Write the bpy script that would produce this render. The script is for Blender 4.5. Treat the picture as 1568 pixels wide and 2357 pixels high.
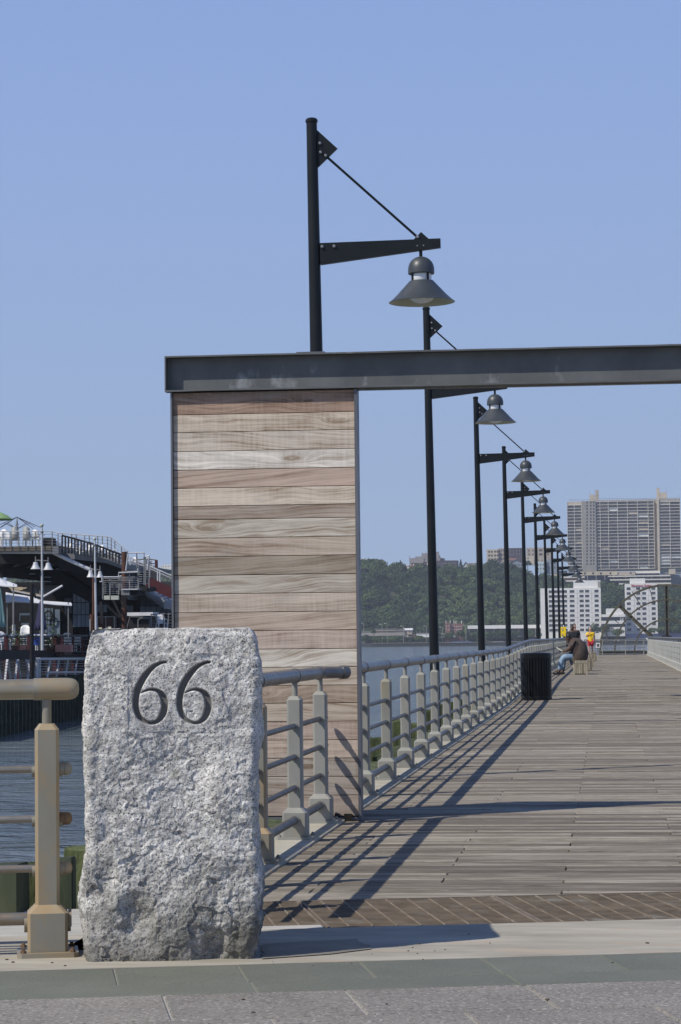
import bpy, math, random
import numpy as np
from mathutils import Vector, Matrix
random.seed(66)
rng = np.random.default_rng(66)
for _o in list(bpy.data.objects):
    bpy.data.objects.remove(_o)
SC = bpy.context.scene
COL = SC.collection
rad = math.radians

# ------------------------------------------------------------------ camera
# world: +y runs along the pier, +x across it to the right, z up; promenade level z = 0
F, CX, CY, EYE = 5563.0, 784.0, 1178.0, 1.32          # focal length and centre for a 1568 x 2357 picture
ROLL, PITCH, YAW = 0.0105, math.atan(295.4 / 5563), math.atan(611 * 0.9986 / 5563)
CAMO = Vector((0, 0, EYE))
FWD = Vector((-math.sin(YAW) * math.cos(PITCH), math.cos(YAW) * math.cos(PITCH), math.sin(PITCH)))
R0 = Vector((math.cos(YAW), math.sin(YAW), 0)); U0 = R0.cross(FWD)
RV = R0 * math.cos(ROLL) - U0 * math.sin(ROLL); UV = U0 * math.cos(ROLL) + R0 * math.sin(ROLL)
cam = bpy.data.cameras.new('camera'); camo = bpy.data.objects.new('camera', cam); COL.objects.link(camo)
cam.sensor_fit = 'VERTICAL'; cam.sensor_height = 36; cam.lens = F / 2357 * 36
cam.clip_start = 0.1; cam.clip_end = 30000
m = Matrix((RV, UV, -FWD)).transposed().to_4x4(); m.translation = CAMO
camo.matrix_world = m
SC.camera = camo

# ------------------------------------------------------------------ light
SUNV = Vector((0.72, 0.575, -1.0))                     # the way the sunlight travels
world = bpy.data.worlds.new('World'); SC.world = world; world.use_nodes = True
nt = world.node_tree; bg = nt.nodes['Background']
sky = nt.nodes.new('ShaderNodeTexSky'); sky.sky_type = 'NISHITA'; sky.sun_disc = False
sky.sun_elevation = math.atan2(1.0, math.hypot(0.72, 0.575)); sky.sun_rotation = math.atan2(-0.72, -0.575)
sky.altitude = 0; sky.air_density = 1.0; sky.dust_density = 0.6; sky.ozone_density = 3.0
SKYS = 0.12
# clear blue summer air: the low sky is a shade paler and bluer than the sky model's, all round the horizon
tcw = nt.nodes.new('ShaderNodeTexCoord'); sxw = nt.nodes.new('ShaderNodeSeparateXYZ'); nt.links.new(tcw.outputs['Generated'], sxw.inputs[0])
crw = nt.nodes.new('ShaderNodeValToRGB'); nt.links.new(sxw.outputs[2], crw.inputs[0])
for i_, (p_, c_) in enumerate(((0.0, (.365, .485, .705)), (.10, (.322, .450, .722)), (.26, (.262, .390, .735)), (.6, (.085, .165, .40)), (1.0, (.045, .095, .28)))):
    e_ = crw.color_ramp.elements[i_] if i_ < 1 else (crw.color_ramp.elements.new(p_) if i_ < 4 else crw.color_ramp.elements[len(crw.color_ramp.elements) - 1])
    e_.position = p_; e_.color = (*[v_ / 1.0 for v_ in c_], 1)
scw = nt.nodes.new('ShaderNodeVectorMath'); scw.operation = 'SCALE'; nt.links.new(crw.outputs[0], scw.inputs[0]); scw.inputs['Scale'].default_value = 1 / SKYS
mxw = nt.nodes.new('ShaderNodeMix'); mxw.data_type = 'RGBA'; mxw.inputs[0].default_value = 0.93
nt.links.new(sky.outputs[0], mxw.inputs[6]); nt.links.new(scw.outputs[0], mxw.inputs[7])
nt.links.new(mxw.outputs[2], bg.inputs[0]); bg.inputs[1].default_value = SKYS
sl = bpy.data.lights.new('sun', 'SUN'); sl.energy = 4.3; sl.angle = rad(0.53); sl.color = (1, 0.94, 0.84)
so = bpy.data.objects.new('sun', sl); COL.objects.link(so); so.location = (-40, -30, 60)
so.rotation_euler = SUNV.to_track_quat('-Z', 'Y').to_euler()
SC.view_settings.view_transform = 'Standard'; SC.view_settings.look = 'None'
SC.view_settings.exposure = 0.0; SC.view_settings.gamma = 1.0; SC.view_settings.use_curve_mapping = False
SC.cycles.use_denoising = True
SC.cycles.max_bounces = 6; SC.cycles.diffuse_bounces = 3; SC.cycles.glossy_bounces = 3
SC.cycles.transmission_bounces = 4; SC.cycles.volume_bounces = 0
SC.cycles.sample_clamp_indirect = 4

# ------------------------------------------------------------------ helpers: picture measurements to places
def ray(px, py):
    return FWD + RV * ((px - CX) / F) + UV * ((CY - py) / F)
def W(px, py, Y):                                      # the point on the plane y = Y
    r = ray(px, py); return CAMO + r * (Y / r.y)
def G(px, py, z=0.0):                                  # the point on the level z
    r = ray(px, py); return CAMO + r * ((z - EYE) / r.z)
def proj(P):                                           # numpy (n,3) -> picture coordinates
    d = P - np.array(CAMO); z = d @ np.array(FWD)
    return CX + F * (d @ np.array(RV)) / z, CY - F * (d @ np.array(UV)) / z

def sstep(a, b, x):
    t = np.clip((x - a) / (b - a), 0, 1); return t * t * (3 - 2 * t)

def vnoise(P, seed=0):                                 # value noise, P (n,3) -> 0..1
    P = np.asarray(P, dtype=np.float64); i = np.floor(P).astype(np.int64); f = P - i
    f = f * f * (3 - 2 * f); out = np.zeros(len(P))
    for dx in (0, 1):
        for dy in (0, 1):
            for dz in (0, 1):
                h = (i[:, 0] + dx) * 374761393 + (i[:, 1] + dy) * 668265263 + (i[:, 2] + dz) * 2147483647 + seed * 144665
                h = (h ^ (h >> 13)) * 1274126177 & 0xffffffff
                h = ((h ^ (h >> 16)) & 0xffff) / 65535.0
                w = (f[:, 0] if dx else 1 - f[:, 0]) * (f[:, 1] if dy else 1 - f[:, 1]) * (f[:, 2] if dz else 1 - f[:, 2])
                out += w * h
    return out
def fbm(P, oct=4, seed=0):
    a, s, t = 1.0, 0.0, 0.0
    for k in range(oct):
        s = s + a * vnoise(P * 2 ** k + 17.3 * k, seed + k); t += a; a *= 0.5
    return s / t

# ------------------------------------------------------------------ helpers: meshes
class MB:
    def __init__(s): s.v = []; s.f = []
    def add(s, vs, fs):
        o = len(s.v); s.v.extend([tuple(p) for p in vs]); s.f.extend([tuple(o + i for i in f) for f in fs]); return s
    def box(s, x0, x1, y0, y1, z0, z1):
        return s.add([(x0, y0, z0), (x1, y0, z0), (x1, y1, z0), (x0, y1, z0), (x0, y0, z1), (x1, y0, z1), (x1, y1, z1), (x0, y1, z1)],
                     [(0, 3, 2, 1), (4, 5, 6, 7), (0, 1, 5, 4), (1, 2, 6, 5), (2, 3, 7, 6), (3, 0, 4, 7)])
    def obox(s, c, ax, ay, az):
        c = Vector(c); ax, ay, az = Vector(ax), Vector(ay), Vector(az)
        vs = [c + ax * i + ay * j + az * k for k in (-1, 1) for (i, j) in ((-1, -1), (1, -1), (1, 1), (-1, 1))]
        return s.add(vs, [(0, 3, 2, 1), (4, 5, 6, 7), (0, 1, 5, 4), (1, 2, 6, 5), (2, 3, 7, 6), (3, 0, 4, 7)])
    def bar(s, p, q, w, h, up=(0, 0, 1)):              # rectangular bar from p to q
        p, q = Vector(p), Vector(q); d = (q - p); n = d.normalized(); up = Vector(up)
        if abs(n.dot(up)) > 0.98: up = Vector((0, 1, 0))
        a = n.cross(up).normalized(); b = a.cross(n).normalized()
        return s.obox((p + q) / 2, a * w / 2, d / 2, b * h / 2)
    def tube(s, pts, r, n=12, cap=True, rr=None):
        pts = [Vector(p) for p in pts]; R = rr if rr else [r] * len(pts); vs = []; fs = []
        up = Vector((0, 0, 1)); prev = None
        for i, p in enumerate(pts):
            t = (pts[min(i + 1, len(pts) - 1)] - pts[max(i - 1, 0)]).normalized()
            if prev is None:
                a = t.cross(up)
                if a.length < 0.05: a = t.cross(Vector((0, 1, 0)))
            else:
                a = prev - t * prev.dot(t)
            a.normalize(); prev = a; b = t.cross(a)
            for k in range(n):
                an = 2 * math.pi * k / n; vs.append(p + (a * math.cos(an) + b * math.sin(an)) * R[i])
        for i in range(len(pts) - 1):
            for k in range(n):
                k2 = (k + 1) % n; fs.append((i * n + k, i * n + k2, (i + 1) * n + k2, (i + 1) * n + k))
        if cap:
            fs.append(tuple(range(n - 1, -1, -1))); fs.append(tuple((len(pts) - 1) * n + k for k in range(n)))
        return s.add(vs, fs)
    def lathe(s, c, prof, n=24, close=True):           # prof [(r, z)] bottom to top, round a vertical axis
        vs = []; fs = []; c = Vector(c)
        for r, z in prof:
            for k in range(n):
                an = 2 * math.pi * k / n; vs.append(c + Vector((r * math.cos(an), r * math.sin(an), z)))
        for i in range(len(prof) - 1):
            for k in range(n):
                k2 = (k + 1) % n; fs.append((i * n + k, i * n + k2, (i + 1) * n + k2, (i + 1) * n + k))
        if close:
            fs.append(tuple(range(n - 1, -1, -1))); fs.append(tuple((len(prof) - 1) * n + k for k in range(n)))
        return s.add(vs, fs)
    def prism(s, poly, a, b, axis='z'):                # a flat outline (ccw) given a thickness
        n = len(poly)
        if axis == 'z': vs = [(x, y, a) for x, y in poly] + [(x, y, b) for x, y in poly]
        elif axis == 'y': vs = [(x, a, z) for x, z in poly] + [(x, b, z) for x, z in poly]
        else: vs = [(a, y, z) for y, z in poly] + [(b, y, z) for y, z in poly]
        fs = [tuple(range(n - 1, -1, -1)), tuple(range(n, 2 * n))] + [(i, (i + 1) % n, n + (i + 1) % n, n + i) for i in range(n)]
        return s.add(vs, fs)
    def ball(s, c, r, n=12, m=8, sq=(1, 1, 1)):
        c = Vector(c); vs = []; fs = []
        for j in range(m + 1):
            ph = math.pi * j / m
            for k in range(n):
                an = 2 * math.pi * k / n
                vs.append(c + Vector((r * sq[0] * math.sin(ph) * math.cos(an), r * sq[1] * math.sin(ph) * math.sin(an), -r * sq[2] * math.cos(ph))))
        for j in range(m):
            for k in range(n):
                k2 = (k + 1) % n; fs.append((j * n + k, j * n + k2, (j + 1) * n + k2, (j + 1) * n + k))
        return s.add(vs, fs)
    def pbox(s, x0, y0, x1, y1, Y, T):                 # an upright block whose front, on the plane y = Y, is seen at x0..x1, y0..y1
        a = W(x0, (y0 + y1) / 2, Y); b = W(x1, (y0 + y1) / 2, Y); t = W((x0 + x1) / 2, y0, Y); u = W((x0 + x1) / 2, y1, Y)
        return s.box(a.x, b.x, Y, Y + T, u.z, t.z)

def mkmesh(name, v, f, smooth=True, ang=38):
    me = bpy.data.meshes.new(name); me.from_pydata([tuple(p) for p in v], [], f); me.update()
    if smooth and len(me.polygons):
        me.polygons.foreach_set('use_smooth', [True] * len(me.polygons))
        try: me.set_sharp_from_angle(angle=rad(ang))
        except Exception: pass
    return me
def rootloc(p):
    while p.parent: p = p.parent
    return p.location.copy()
def part(mb, name, mat, parent, label=None, kind=None, smooth=True):
    L = rootloc(parent) if parent else Vector((0, 0, 0))
    me = mkmesh(name, [(p[0] - L.x, p[1] - L.y, p[2] - L.z) for p in mb.v], mb.f, smooth)
    if mat: me.materials.append(mat)
    o = bpy.data.objects.new(name, me); COL.objects.link(o); o.parent = parent
    if label: o['label'] = label
    if kind: o['kind'] = kind
    return o
def shared(me, name, parent, loc, rot=None):           # one more piece that uses the same mesh
    o = bpy.data.objects.new(name, me); COL.objects.link(o); o.parent = parent
    o.location = Vector(loc) - (rootloc(parent) if parent else Vector((0, 0, 0)))
    if rot: o.rotation_euler = rot
    return o
def thing(name, label, cat, loc, group=None):
    o = bpy.data.objects.new(name, None); COL.objects.link(o); o.location = loc
    o.empty_display_size = 0.1; o['label'] = label; o['category'] = cat
    if group: o['group'] = group
    return o
def solo(mb, name, mat, label, cat, group=None, smooth=True):
    xs = [p[0] for p in mb.v]; ys = [p[1] for p in mb.v]; zs = [p[2] for p in mb.v]
    L = Vector(((min(xs) + max(xs)) / 2, (min(ys) + max(ys)) / 2, min(zs)))
    me = mkmesh(name, [(p[0] - L.x, p[1] - L.y, p[2] - L.z) for p in mb.v], mb.f, smooth)
    me.materials.append(mat); o = bpy.data.objects.new(name, me); COL.objects.link(o); o.location = L
    o['label'] = label; o['category'] = cat
    if group: o['group'] = group
    return o
def struct(mb, name, mat, parent=None, smooth=True):
    return part(mb, name, mat, parent, kind='structure' if parent is None else None, smooth=smooth)
def dup(root, loc, label, rotz=None, scale=None):
    def cp(o, par):
        c = o.copy(); COL.objects.link(c); c.parent = par
        for ch in kids.get(o.name, []): cp(ch, c)
        return c
    kids = {}
    def gather(o):
        kids[o.name] = list(o.children)
        for c in o.children: gather(c)
    gather(root)
    r = cp(root, None); r.location = loc; r['label'] = label
    if rotz is not None: r.rotation_euler = (r.rotation_euler[0], r.rotation_euler[1], rotz)
    if scale is not None: r.scale = (scale,) * 3
    return r

# ------------------------------------------------------------------ helpers: materials
def c4(c): return (c[0], c[1], c[2], 1)
class NT:
    def __init__(s, name):
        s.m = bpy.data.materials.new(name); s.m.use_nodes = True; s.t = s.m.node_tree; s.N = s.t.nodes; s.b = s.N['Principled BSDF']
    def n(s, typ, **kw):
        nd = s.N.new(typ)
        for k, v in kw.items(): setattr(nd, k, v)
        return nd
    def l(s, a, b): s.t.links.new(a, b)
    def math(s, op, a, b=None, c=None, clamp=False):
        nd = s.n('ShaderNodeMath', operation=op); nd.use_clamp = clamp
        for i, x in enumerate((a, b, c)):
            if x is None: continue
            if isinstance(x, (int, float)): nd.inputs[i].default_value = x
            else: s.l(x, nd.inputs[i])
        return nd.outputs[0]
    def mix(s, fac, a, b, typ='MIX'):
        nd = s.n('ShaderNodeMix', data_type='RGBA', blend_type=typ)
        for sock, x in ((nd.inputs[0], fac), (nd.inputs[6], a), (nd.inputs[7], b)):
            if isinstance(x, (int, float)): sock.default_value = x
            elif isinstance(x, tuple): sock.default_value = c4(x)
            else: s.l(x, sock)
        return nd.outputs[2]
    def coords(s, scale=(1, 1, 1), rand=True, island=False, mode='Object'):
        tc = s.n('ShaderNodeTexCoord'); v = tc.outputs[mode]
        if rand:
            r = s.rnd(island); k = s.math('MULTIPLY', r, 37.0)
            cx = s.n('ShaderNodeCombineXYZ'); s.l(k, cx.inputs[0]); s.l(k, cx.inputs[1]); s.l(k, cx.inputs[2])
            ad = s.n('ShaderNodeVectorMath', operation='ADD'); s.l(v, ad.inputs[0]); s.l(cx.outputs[0], ad.inputs[1]); v = ad.outputs[0]
        mp = s.n('ShaderNodeMapping'); mp.inputs['Scale'].default_value = scale; s.l(v, mp.inputs[0]); return mp.outputs[0]
    def rnd(s, island=False):
        if island: return s.n('ShaderNodeNewGeometry').outputs['Random Per Island']
        return s.n('ShaderNodeObjectInfo').outputs['Random']
    def noise(s, vec, sc, detail=5, rough=0.55, dist=0.0):
        nd = s.n('ShaderNodeTexNoise'); s.l(vec, nd.inputs['Vector']); nd.inputs['Scale'].default_value = sc
        nd.inputs['Detail'].default_value = detail; nd.inputs['Roughness'].default_value = rough; nd.inputs['Distortion'].default_value = dist
        return nd.outputs['Fac']
    def rng(s, x, lo, hi, a=0.0, b=1.0):
        nd = s.n('ShaderNodeMapRange'); s.l(x, nd.inputs[0])
        for i, q in zip((1, 2, 3, 4), (lo, hi, a, b)): nd.inputs[i].default_value = q
        return nd.outputs[0]
    def bump(s, h, strength, dist=0.01, prev=None):
        nd = s.n('ShaderNodeBump'); nd.inputs['Strength'].default_value = strength; nd.inputs['Distance'].default_value = dist
        s.l(h, nd.inputs['Height'])
        if prev is not None: s.l(prev, nd.inputs['Normal'])
        return nd.outputs[0]
    def out(s, col, rough=0.7, metal=0.0, normal=None, spec=0.5):
        if isinstance(col, tuple): s.b.inputs['Base Color'].default_value = c4(col)
        else: s.l(col, s.b.inputs['Base Color'])
        if isinstance(rough, (int, float)): s.b.inputs['Roughness'].default_value = rough
        else: s.l(rough, s.b.inputs['Roughness'])
        s.b.inputs['Metallic'].default_value = metal; s.b.inputs['Specular IOR Level'].default_value = spec
        if normal is not None: s.l(normal, s.b.inputs['Normal'])
        return s.m

def proc(name, c1, c2, sc=4, stretch=(1, 1, 1), lo=0.3, hi=0.7, rough=0.7, metal=0.0, bump=0.0, bsc=40, bdist=0.005, rnd=0.0,
         spot=None, island=False, detail=6, dist=0.0, spec=0.5, rand=True):
    t = NT(name); v = t.coords(stretch, rand, island); f = t.rng(t.noise(v, sc, detail, 0.6, dist), lo, hi)
    col = t.mix(f, c1, c2)
    if spot:                                            # spot = (colour, scale, lo, hi)
        col = t.mix(t.rng(t.noise(v, spot[1], 3), spot[2], spot[3]), col, spot[0])
    if rnd:
        h = t.n('ShaderNodeHueSaturation'); t.l(t.rng(t.rnd(island), 0, 1, 1 - rnd, 1 + rnd), h.inputs['Value']); t.l(col, h.inputs['Color']); col = h.outputs[0]
    nrm = t.bump(t.noise(v, bsc, 4), bump, bdist) if bump else None
    return t.out(col, rough, metal, nrm, spec)

def wood(name, axis, pal, rnd=0.12, island=False, grain=1.0, rough=0.75, fine=1.0, knots=0.4, nails=False):
    """axis: 0 = grain along x, 1 = y, 2 = z; pal: three colours dark, mid, light"""
    t = NT(name); st = [9.0, 9.0, 9.0]; st[axis] = 0.9
    v = t.coords(tuple(x * grain for x in st), True, island)
    v2 = t.coords((1.2, 1.2, 1.2), True, island)
    wob = t.noise(v2, 1.6, 2)
    n1 = t.noise(v, 1.1, 7, 0.6, 1.6)
    st3 = [70.0, 70.0, 70.0]; st3[axis] = 1.6
    n2 = t.noise(t.coords(tuple(x * grain for x in st3), True, island), 1.0, 4, 0.6)
    rings = t.math('SINE', t.math('MULTIPLY', t.math('ADD', n1, t.math('MULTIPLY', wob, knots)), 42.0))
    rings = t.rng(rings, -1, 1)
    f = t.math('ADD', t.math('MULTIPLY', n1, 0.75), t.math('MULTIPLY', rings, 0.13)); f = t.math('ADD', f, t.math('ADD', t.math('MULTIPLY', t.math('SUBTRACT', n2, .5), 0.22 * fine), .11))
    r = t.rnd(island)
    f = t.math('ADD', f, t.rng(r, 0, 1, -0.10, 0.10))
    cr = t.n('ShaderNodeValToRGB'); t.l(f, cr.inputs[0]); el = cr.color_ramp.elements
    el[0].position = 0.3; el[0].color = c4(pal[0]); el[1].position = 0.8; el[1].color = c4(pal[2])
    e = el.new(0.54); e.color = c4(pal[1])
    h = t.n('ShaderNodeHueSaturation'); t.l(cr.outputs[0], h.inputs['Color'])
    t.l(t.rng(r, 0, 1, 1 - rnd, 1 + rnd), h.inputs['Value'])
    nrm = t.bump(t.math('ADD', n2, t.math('MULTIPLY', n1, 0.5)), 0.5, 0.003)
    return t.out(h.outputs[0], rough, 0, nrm, 0.3)

M = {}
# the granite marker
t = NT('granite_rough')
v = t.coords((1, 1, 1), False)
big = t.noise(v, 6, 5); fine = t.noise(v, 110, 3, 0.6); fine2 = t.noise(v, 160, 2, 0.5); mid = t.noise(v, 30, 4, 0.65)
col = t.mix(t.rng(mid, 0.35, 0.65), (0.39, 0.38, 0.362), (0.82, 0.805, 0.77))
col = t.mix(t.rng(big, 0.42, 0.62, 0, .35), col, (0.25, 0.25, 0.25))
col = t.mix(t.rng(fine, 0.55, 0.63, 0, .7), col, (0.14, 0.14, 0.137))
col = t.mix(t.rng(fine2, 0.58, 0.66), col, (0.06, 0.06, 0.062))
col = t.mix(t.rng(t.noise(v, 4.5, 6, 0.7), 0.56, 0.74, 0, 0.5), col, (0.30, 0.285, 0.20))
sz = t.n('ShaderNodeSeparateXYZ'); t.l(v, sz.inputs[0])
hgt_ = t.math('ADD', sz.outputs[2], t.math('MULTIPLY', t.math('SUBTRACT', t.noise(v, 3.2, 6, 0.65), .5), -1.1))
col = t.mix(t.rng(hgt_, .05, .42, .80, 0), col, (0.085, 0.08, 0.062))
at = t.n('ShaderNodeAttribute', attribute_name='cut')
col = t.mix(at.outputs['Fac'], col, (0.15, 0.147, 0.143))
nb = t.bump(t.noise(v, 55, 5, 0.7), 0.8, 0.008); nb = t.bump(fine2, 0.35, 0.003, nb)
M['granite'] = t.out(col, 0.85, 0, nb, 0.3)

def speckle(name, a, b, dark, light, sc=140, rough=0.75, bump=0.15):
    t = NT(name); v = t.coords((1, 1, 1), True)
    col = t.mix(t.rng(t.noise(v, 2.5, 5), 0.3, 0.7), a, b)
    col = t.mix(t.rng(t.noise(v, sc, 3, 0.7), 0.52, 0.62), col, dark)
    v2 = t.coords((1.0, 1.0, 1.0), True); m2 = t.n('ShaderNodeVectorMath', operation='ADD'); t.l(v2, m2.inputs[0]); m2.inputs[1].default_value = (31, 12, 5)
    col = t.mix(t.rng(t.noise(m2.outputs[0], sc * 0.8, 3, 0.7), 0.56, 0.64), col, light)
    h = t.n('ShaderNodeHueSaturation'); t.l(col, h.inputs['Color']); t.l(t.rng(t.rnd(), 0, 1, 0.94, 1.06), h.inputs['Value'])
    return t.out(h.outputs[0], rough, 0, t.bump(t.noise(v, sc, 3), bump, 0.002), 0.3)
M['paver_granite'] = speckle('paver_granite', (0.205, 0.187, 0.165), (0.26, 0.238, 0.21), (0.115, 0.107, 0.10), (0.41, 0.385, 0.35), 70)
M['paver_green'] = speckle('paver_green', (0.125, 0.132, 0.105), (0.165, 0.172, 0.138), (0.11, 0.117, 0.095), (0.185, 0.19, 0.155), 120, 0.7, 0.08)
M['joint'] = proc('joint_mortar', (0.30, 0.30, 0.27), (0.42, 0.41, 0.37), 30, bump=0.3)
M['concrete'] = proc('kerb_concrete', (0.33, 0.305, 0.23), (0.48, 0.45, 0.37), 2.6, rough=0.9, bump=0.35, bsc=90, spot=((0.44, 0.33, 0.22), 5, 0.58, 0.75))
M['band'] = proc('band_concrete', (0.26, 0.238, 0.19), (0.44, 0.41, 0.34), 2.2, stretch=(0.7, 2.4, 1), rough=0.9, bump=0.35, bsc=110,
                 spot=((0.40, 0.33, 0.25), 3.4, 0.56, 0.72))
M['deck'] = wood('deck_boards', 0, ((0.095, 0.076, 0.056), (0.19, 0.164, 0.127), (0.38, 0.342, 0.28)), 0.13, False, 1.0, 0.8, 2.6, 0.1)
M['deck_far'] = wood('deck_boards_joined', 0, ((0.095, 0.076, 0.056), (0.19, 0.164, 0.127), (0.38, 0.342, 0.28)), 0.17, True, 1.0, 0.8, 2.6, 0.1)
M['plank_old'] = wood('bench_planks', 0, ((0.21, 0.145, 0.115), (0.46, 0.37, 0.30), (0.76, 0.68, 0.58)), 0.14, False, 0.9, 0.7, 0.9, 0.5)
M['plank_red'] = wood('wall_plank_red', 0, ((0.12, 0.065, 0.045), (0.26, 0.155, 0.11), (0.42, 0.28, 0.20)), 0.05, False, 0.9, 0.65, 0.8, 0.5)
def plankmat():
    t = NT('wall_planks'); oi = t.n('ShaderNodeObjectInfo'); r = oi.outputs['Random']
    tc = t.n('ShaderNodeTexCoord'); sx = t.n('ShaderNodeSeparateXYZ'); t.l(tc.outputs['Object'], sx.inputs[0]); x, z = sx.outputs[0], sx.outputs[2]
    def vec(a, b, c):
        cx = t.n('ShaderNodeCombineXYZ')
        for i, q in enumerate((a, b, c)):
            if isinstance(q, (int, float)): cx.inputs[i].default_value = q
            else: t.l(q, cx.inputs[i])
        return cx.outputs[0]
    r50 = t.math('MULTIPLY', r, 53.0)
    slope = t.rng(r, 0, 1, -.09, .09); r2 = t.math('FRACT', t.math('MULTIPLY', r, 7.31)); r3 = t.math('FRACT', t.math('MULTIPLY', r, 13.7))
    warp = t.noise(vec(t.math('MULTIPLY', x, 1.5), t.math('MULTIPLY', z, 5.0), r50), 1.0, 2, .45)
    amp = t.rng(r2, 0, 1, .06, .26)
    kx = t.math('SUBTRACT', x, t.rng(r3, 0, 1, -.55, .55)); d2 = t.math('ADD', t.math('MULTIPLY', t.math('MULTIPLY', kx, kx), 60.0), t.math('MULTIPLY', t.math('MULTIPLY', z, z), 900.0))
    kn = t.math('MULTIPLY', t.math('DIVIDE', 1.0, t.math('ADD', 1.0, d2)), t.math('GREATER_THAN', r2, .62))
    g = t.math('ADD', t.math('ADD', z, t.math('MULTIPLY', x, slope)), t.math('MULTIPLY', t.math('SUBTRACT', warp, .5), amp))
    g = t.math('ADD', g, t.math('MULTIPLY', kn, .10))
    s1 = t.noise(vec(t.math('MULTIPLY', g, 70.0), t.math('MULTIPLY', x, .8), r50), 1.0, 3, .6)
    s2 = t.noise(vec(t.math('MULTIPLY', g, 210.0), t.math('MULTIPLY', x, 1.6), r50), 1.0, 3, .6)
    pt = t.noise(vec(t.math('MULTIPLY', x, 2.2), t.math('MULTIPLY', z, 11.0), r50), 1.0, 4, .6)
    saw = t.noise(vec(t.math('MULTIPLY', x, 45.0), t.math('MULTIPLY', z, 2.0), r50), 1.0, 2, .5)
    f = t.math('ADD', t.math('MULTIPLY', t.math('SUBTRACT', s1, .5), .95), t.math('MULTIPLY', t.math('SUBTRACT', s2, .5), .45))
    f = t.math('ADD', f, t.math('MULTIPLY', t.math('SUBTRACT', pt, .5), .75)); f = t.math('ADD', f, t.math('MULTIPLY', t.math('SUBTRACT', saw, .5), t.rng(r3, 0, 1, 0, .35)))
    f = t.math('SUBTRACT', f, t.math('MULTIPLY', t.rng(kn, .55, 1.0), .22))
    dark = t.mix(1.0, oi.outputs['Color'], (.50, .42, .35), 'MULTIPLY'); lite = t.mix(1.0, oi.outputs['Color'], (1.32, 1.33, 1.34), 'MULTIPLY')
    c = t.mix(t.rng(f, -.30, 0.0), dark, oi.outputs['Color']); c = t.mix(t.rng(f, 0.0, .30), c, lite)
    c = t.mix(t.rng(t.noise(vec(t.math('MULTIPLY', x, 3.0), t.math('MULTIPLY', z, 8.0), t.math('ADD', r50, 9.0)), 1.0, 5, .6), .56, .8, 0, .5), c, (.33, .315, .285))
    return t.out(c, .75, 0, t.bump(t.math('ADD', s1, s2), .4, .003), .25)
M['plank'] = plankmat()
M['bench'] = wood('bench_wood', 2, ((0.13, 0.11, 0.075), (0.27, 0.235, 0.17), (0.42, 0.38, 0.30)), 0.25, False, 1.0)
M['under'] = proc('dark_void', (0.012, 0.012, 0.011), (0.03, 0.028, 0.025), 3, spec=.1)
M['timber'] = proc('algae_timber', (0.030, 0.038, 0.020), (0.115, 0.135, 0.062), 5, stretch=(1, 1, 0.35), rough=0.95, bump=0.9, bsc=25, bdist=0.02,
                   spot=((0.20, 0.20, 0.15), 9, 0.56, 0.72), rnd=0.3, spec=.15)
M['timber_dark'] = proc('wet_timber', (0.020, 0.028, 0.015), (0.07, 0.085, 0.045), 5, stretch=(1, 1, 0.3), rough=0.8, bump=0.6, bsc=25, rnd=0.2)
M['timber_pale'] = proc('pale_timber', (0.30, 0.29, 0.25), (0.52, 0.50, 0.46), 4, stretch=(0.6, 4, 4), rough=0.9, bump=0.4)
def metal_paint(name, a, b, stain, lo=0.62, hi=0.85, rough=0.45, metal=0.35, sc=3.0):
    t = NT(name); v = t.coords((1, 1, 0.6), True)
    col = t.mix(t.rng(t.noise(v, sc, 6, 0.6), 0.3, 0.7), a, b)
    col = t.mix(t.rng(t.noise(v, sc * 1.4, 6, 0.7), lo, hi), col, stain)
    rg = t.rng(t.noise(v, 14, 4), 0.3, 0.7, rough - 0.08, rough + 0.12)
    return t.out(col, rg, metal, t.bump(t.noise(v, 160, 2), 0.06, 0.002))
M['rail_post'] = metal_paint('galvanised_post', (0.25, 0.248, 0.222), (0.34, 0.338, 0.305), (0.31, 0.26, 0.16), 0.56, 0.8, .5, .15)
M['rail_rust'] = metal_paint('stained_post', (0.21, 0.20, 0.165), (0.275, 0.265, 0.22), (0.33, 0.235, 0.125), 0.48, 0.72, .5, .15)
M['rail_edge'] = metal_paint('stained_edges', (0.27, 0.225, 0.15), (0.35, 0.30, 0.21), (0.36, 0.24, 0.12), 0.42, 0.68, .5, .15)
M['rail_pipe'] = metal_paint('steel_pipe', (0.17, 0.17, 0.172), (0.24, 0.24, 0.24), (0.20, 0.18, 0.16), 0.6, 0.9, 0.38, 0.6)
M['rail_dark'] = metal_paint('steel_rod', (0.095, 0.093, 0.090), (0.15, 0.147, 0.14), (0.14, 0.12, 0.095), 0.6, 0.9, 0.45, 0.4)
M['pipe_warm'] = metal_paint('stained_pipe', (0.33, 0.305, 0.24), (0.42, 0.39, 0.32), (0.42, 0.30, 0.16), 0.46, 0.8, 0.38, 0.6, 2.2)
M['rod_warm'] = metal_paint('stained_rod', (0.24, 0.22, 0.19), (0.32, 0.30, 0.27), (0.28, 0.19, 0.10), 0.42, 0.75, 0.38, 0.6, 2.6)
M['steel'] = metal_paint('channel_steel', (0.095, 0.10, 0.10), (0.15, 0.155, 0.152), (0.34, 0.35, 0.35), 0.62, 0.80, 0.5, 0.3, 2.0)
M['edge_steel'] = metal_paint('edge_steel', (0.12, 0.125, 0.14), (0.17, 0.175, 0.19), (0.10, 0.09, 0.08), 0.62, 0.85, 0.45, 0.4)
M['lamp_black'] = proc('lamp_pole_paint', (0.006, 0.008, 0.009), (0.012, 0.014, 0.015), 3, rough=0.38, spec=0.3)
M['lamp_grey'] = proc('lamp_shade_paint', (0.040, 0.047, 0.054), (0.058, 0.067, 0.075), 6, rough=0.42)
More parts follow.
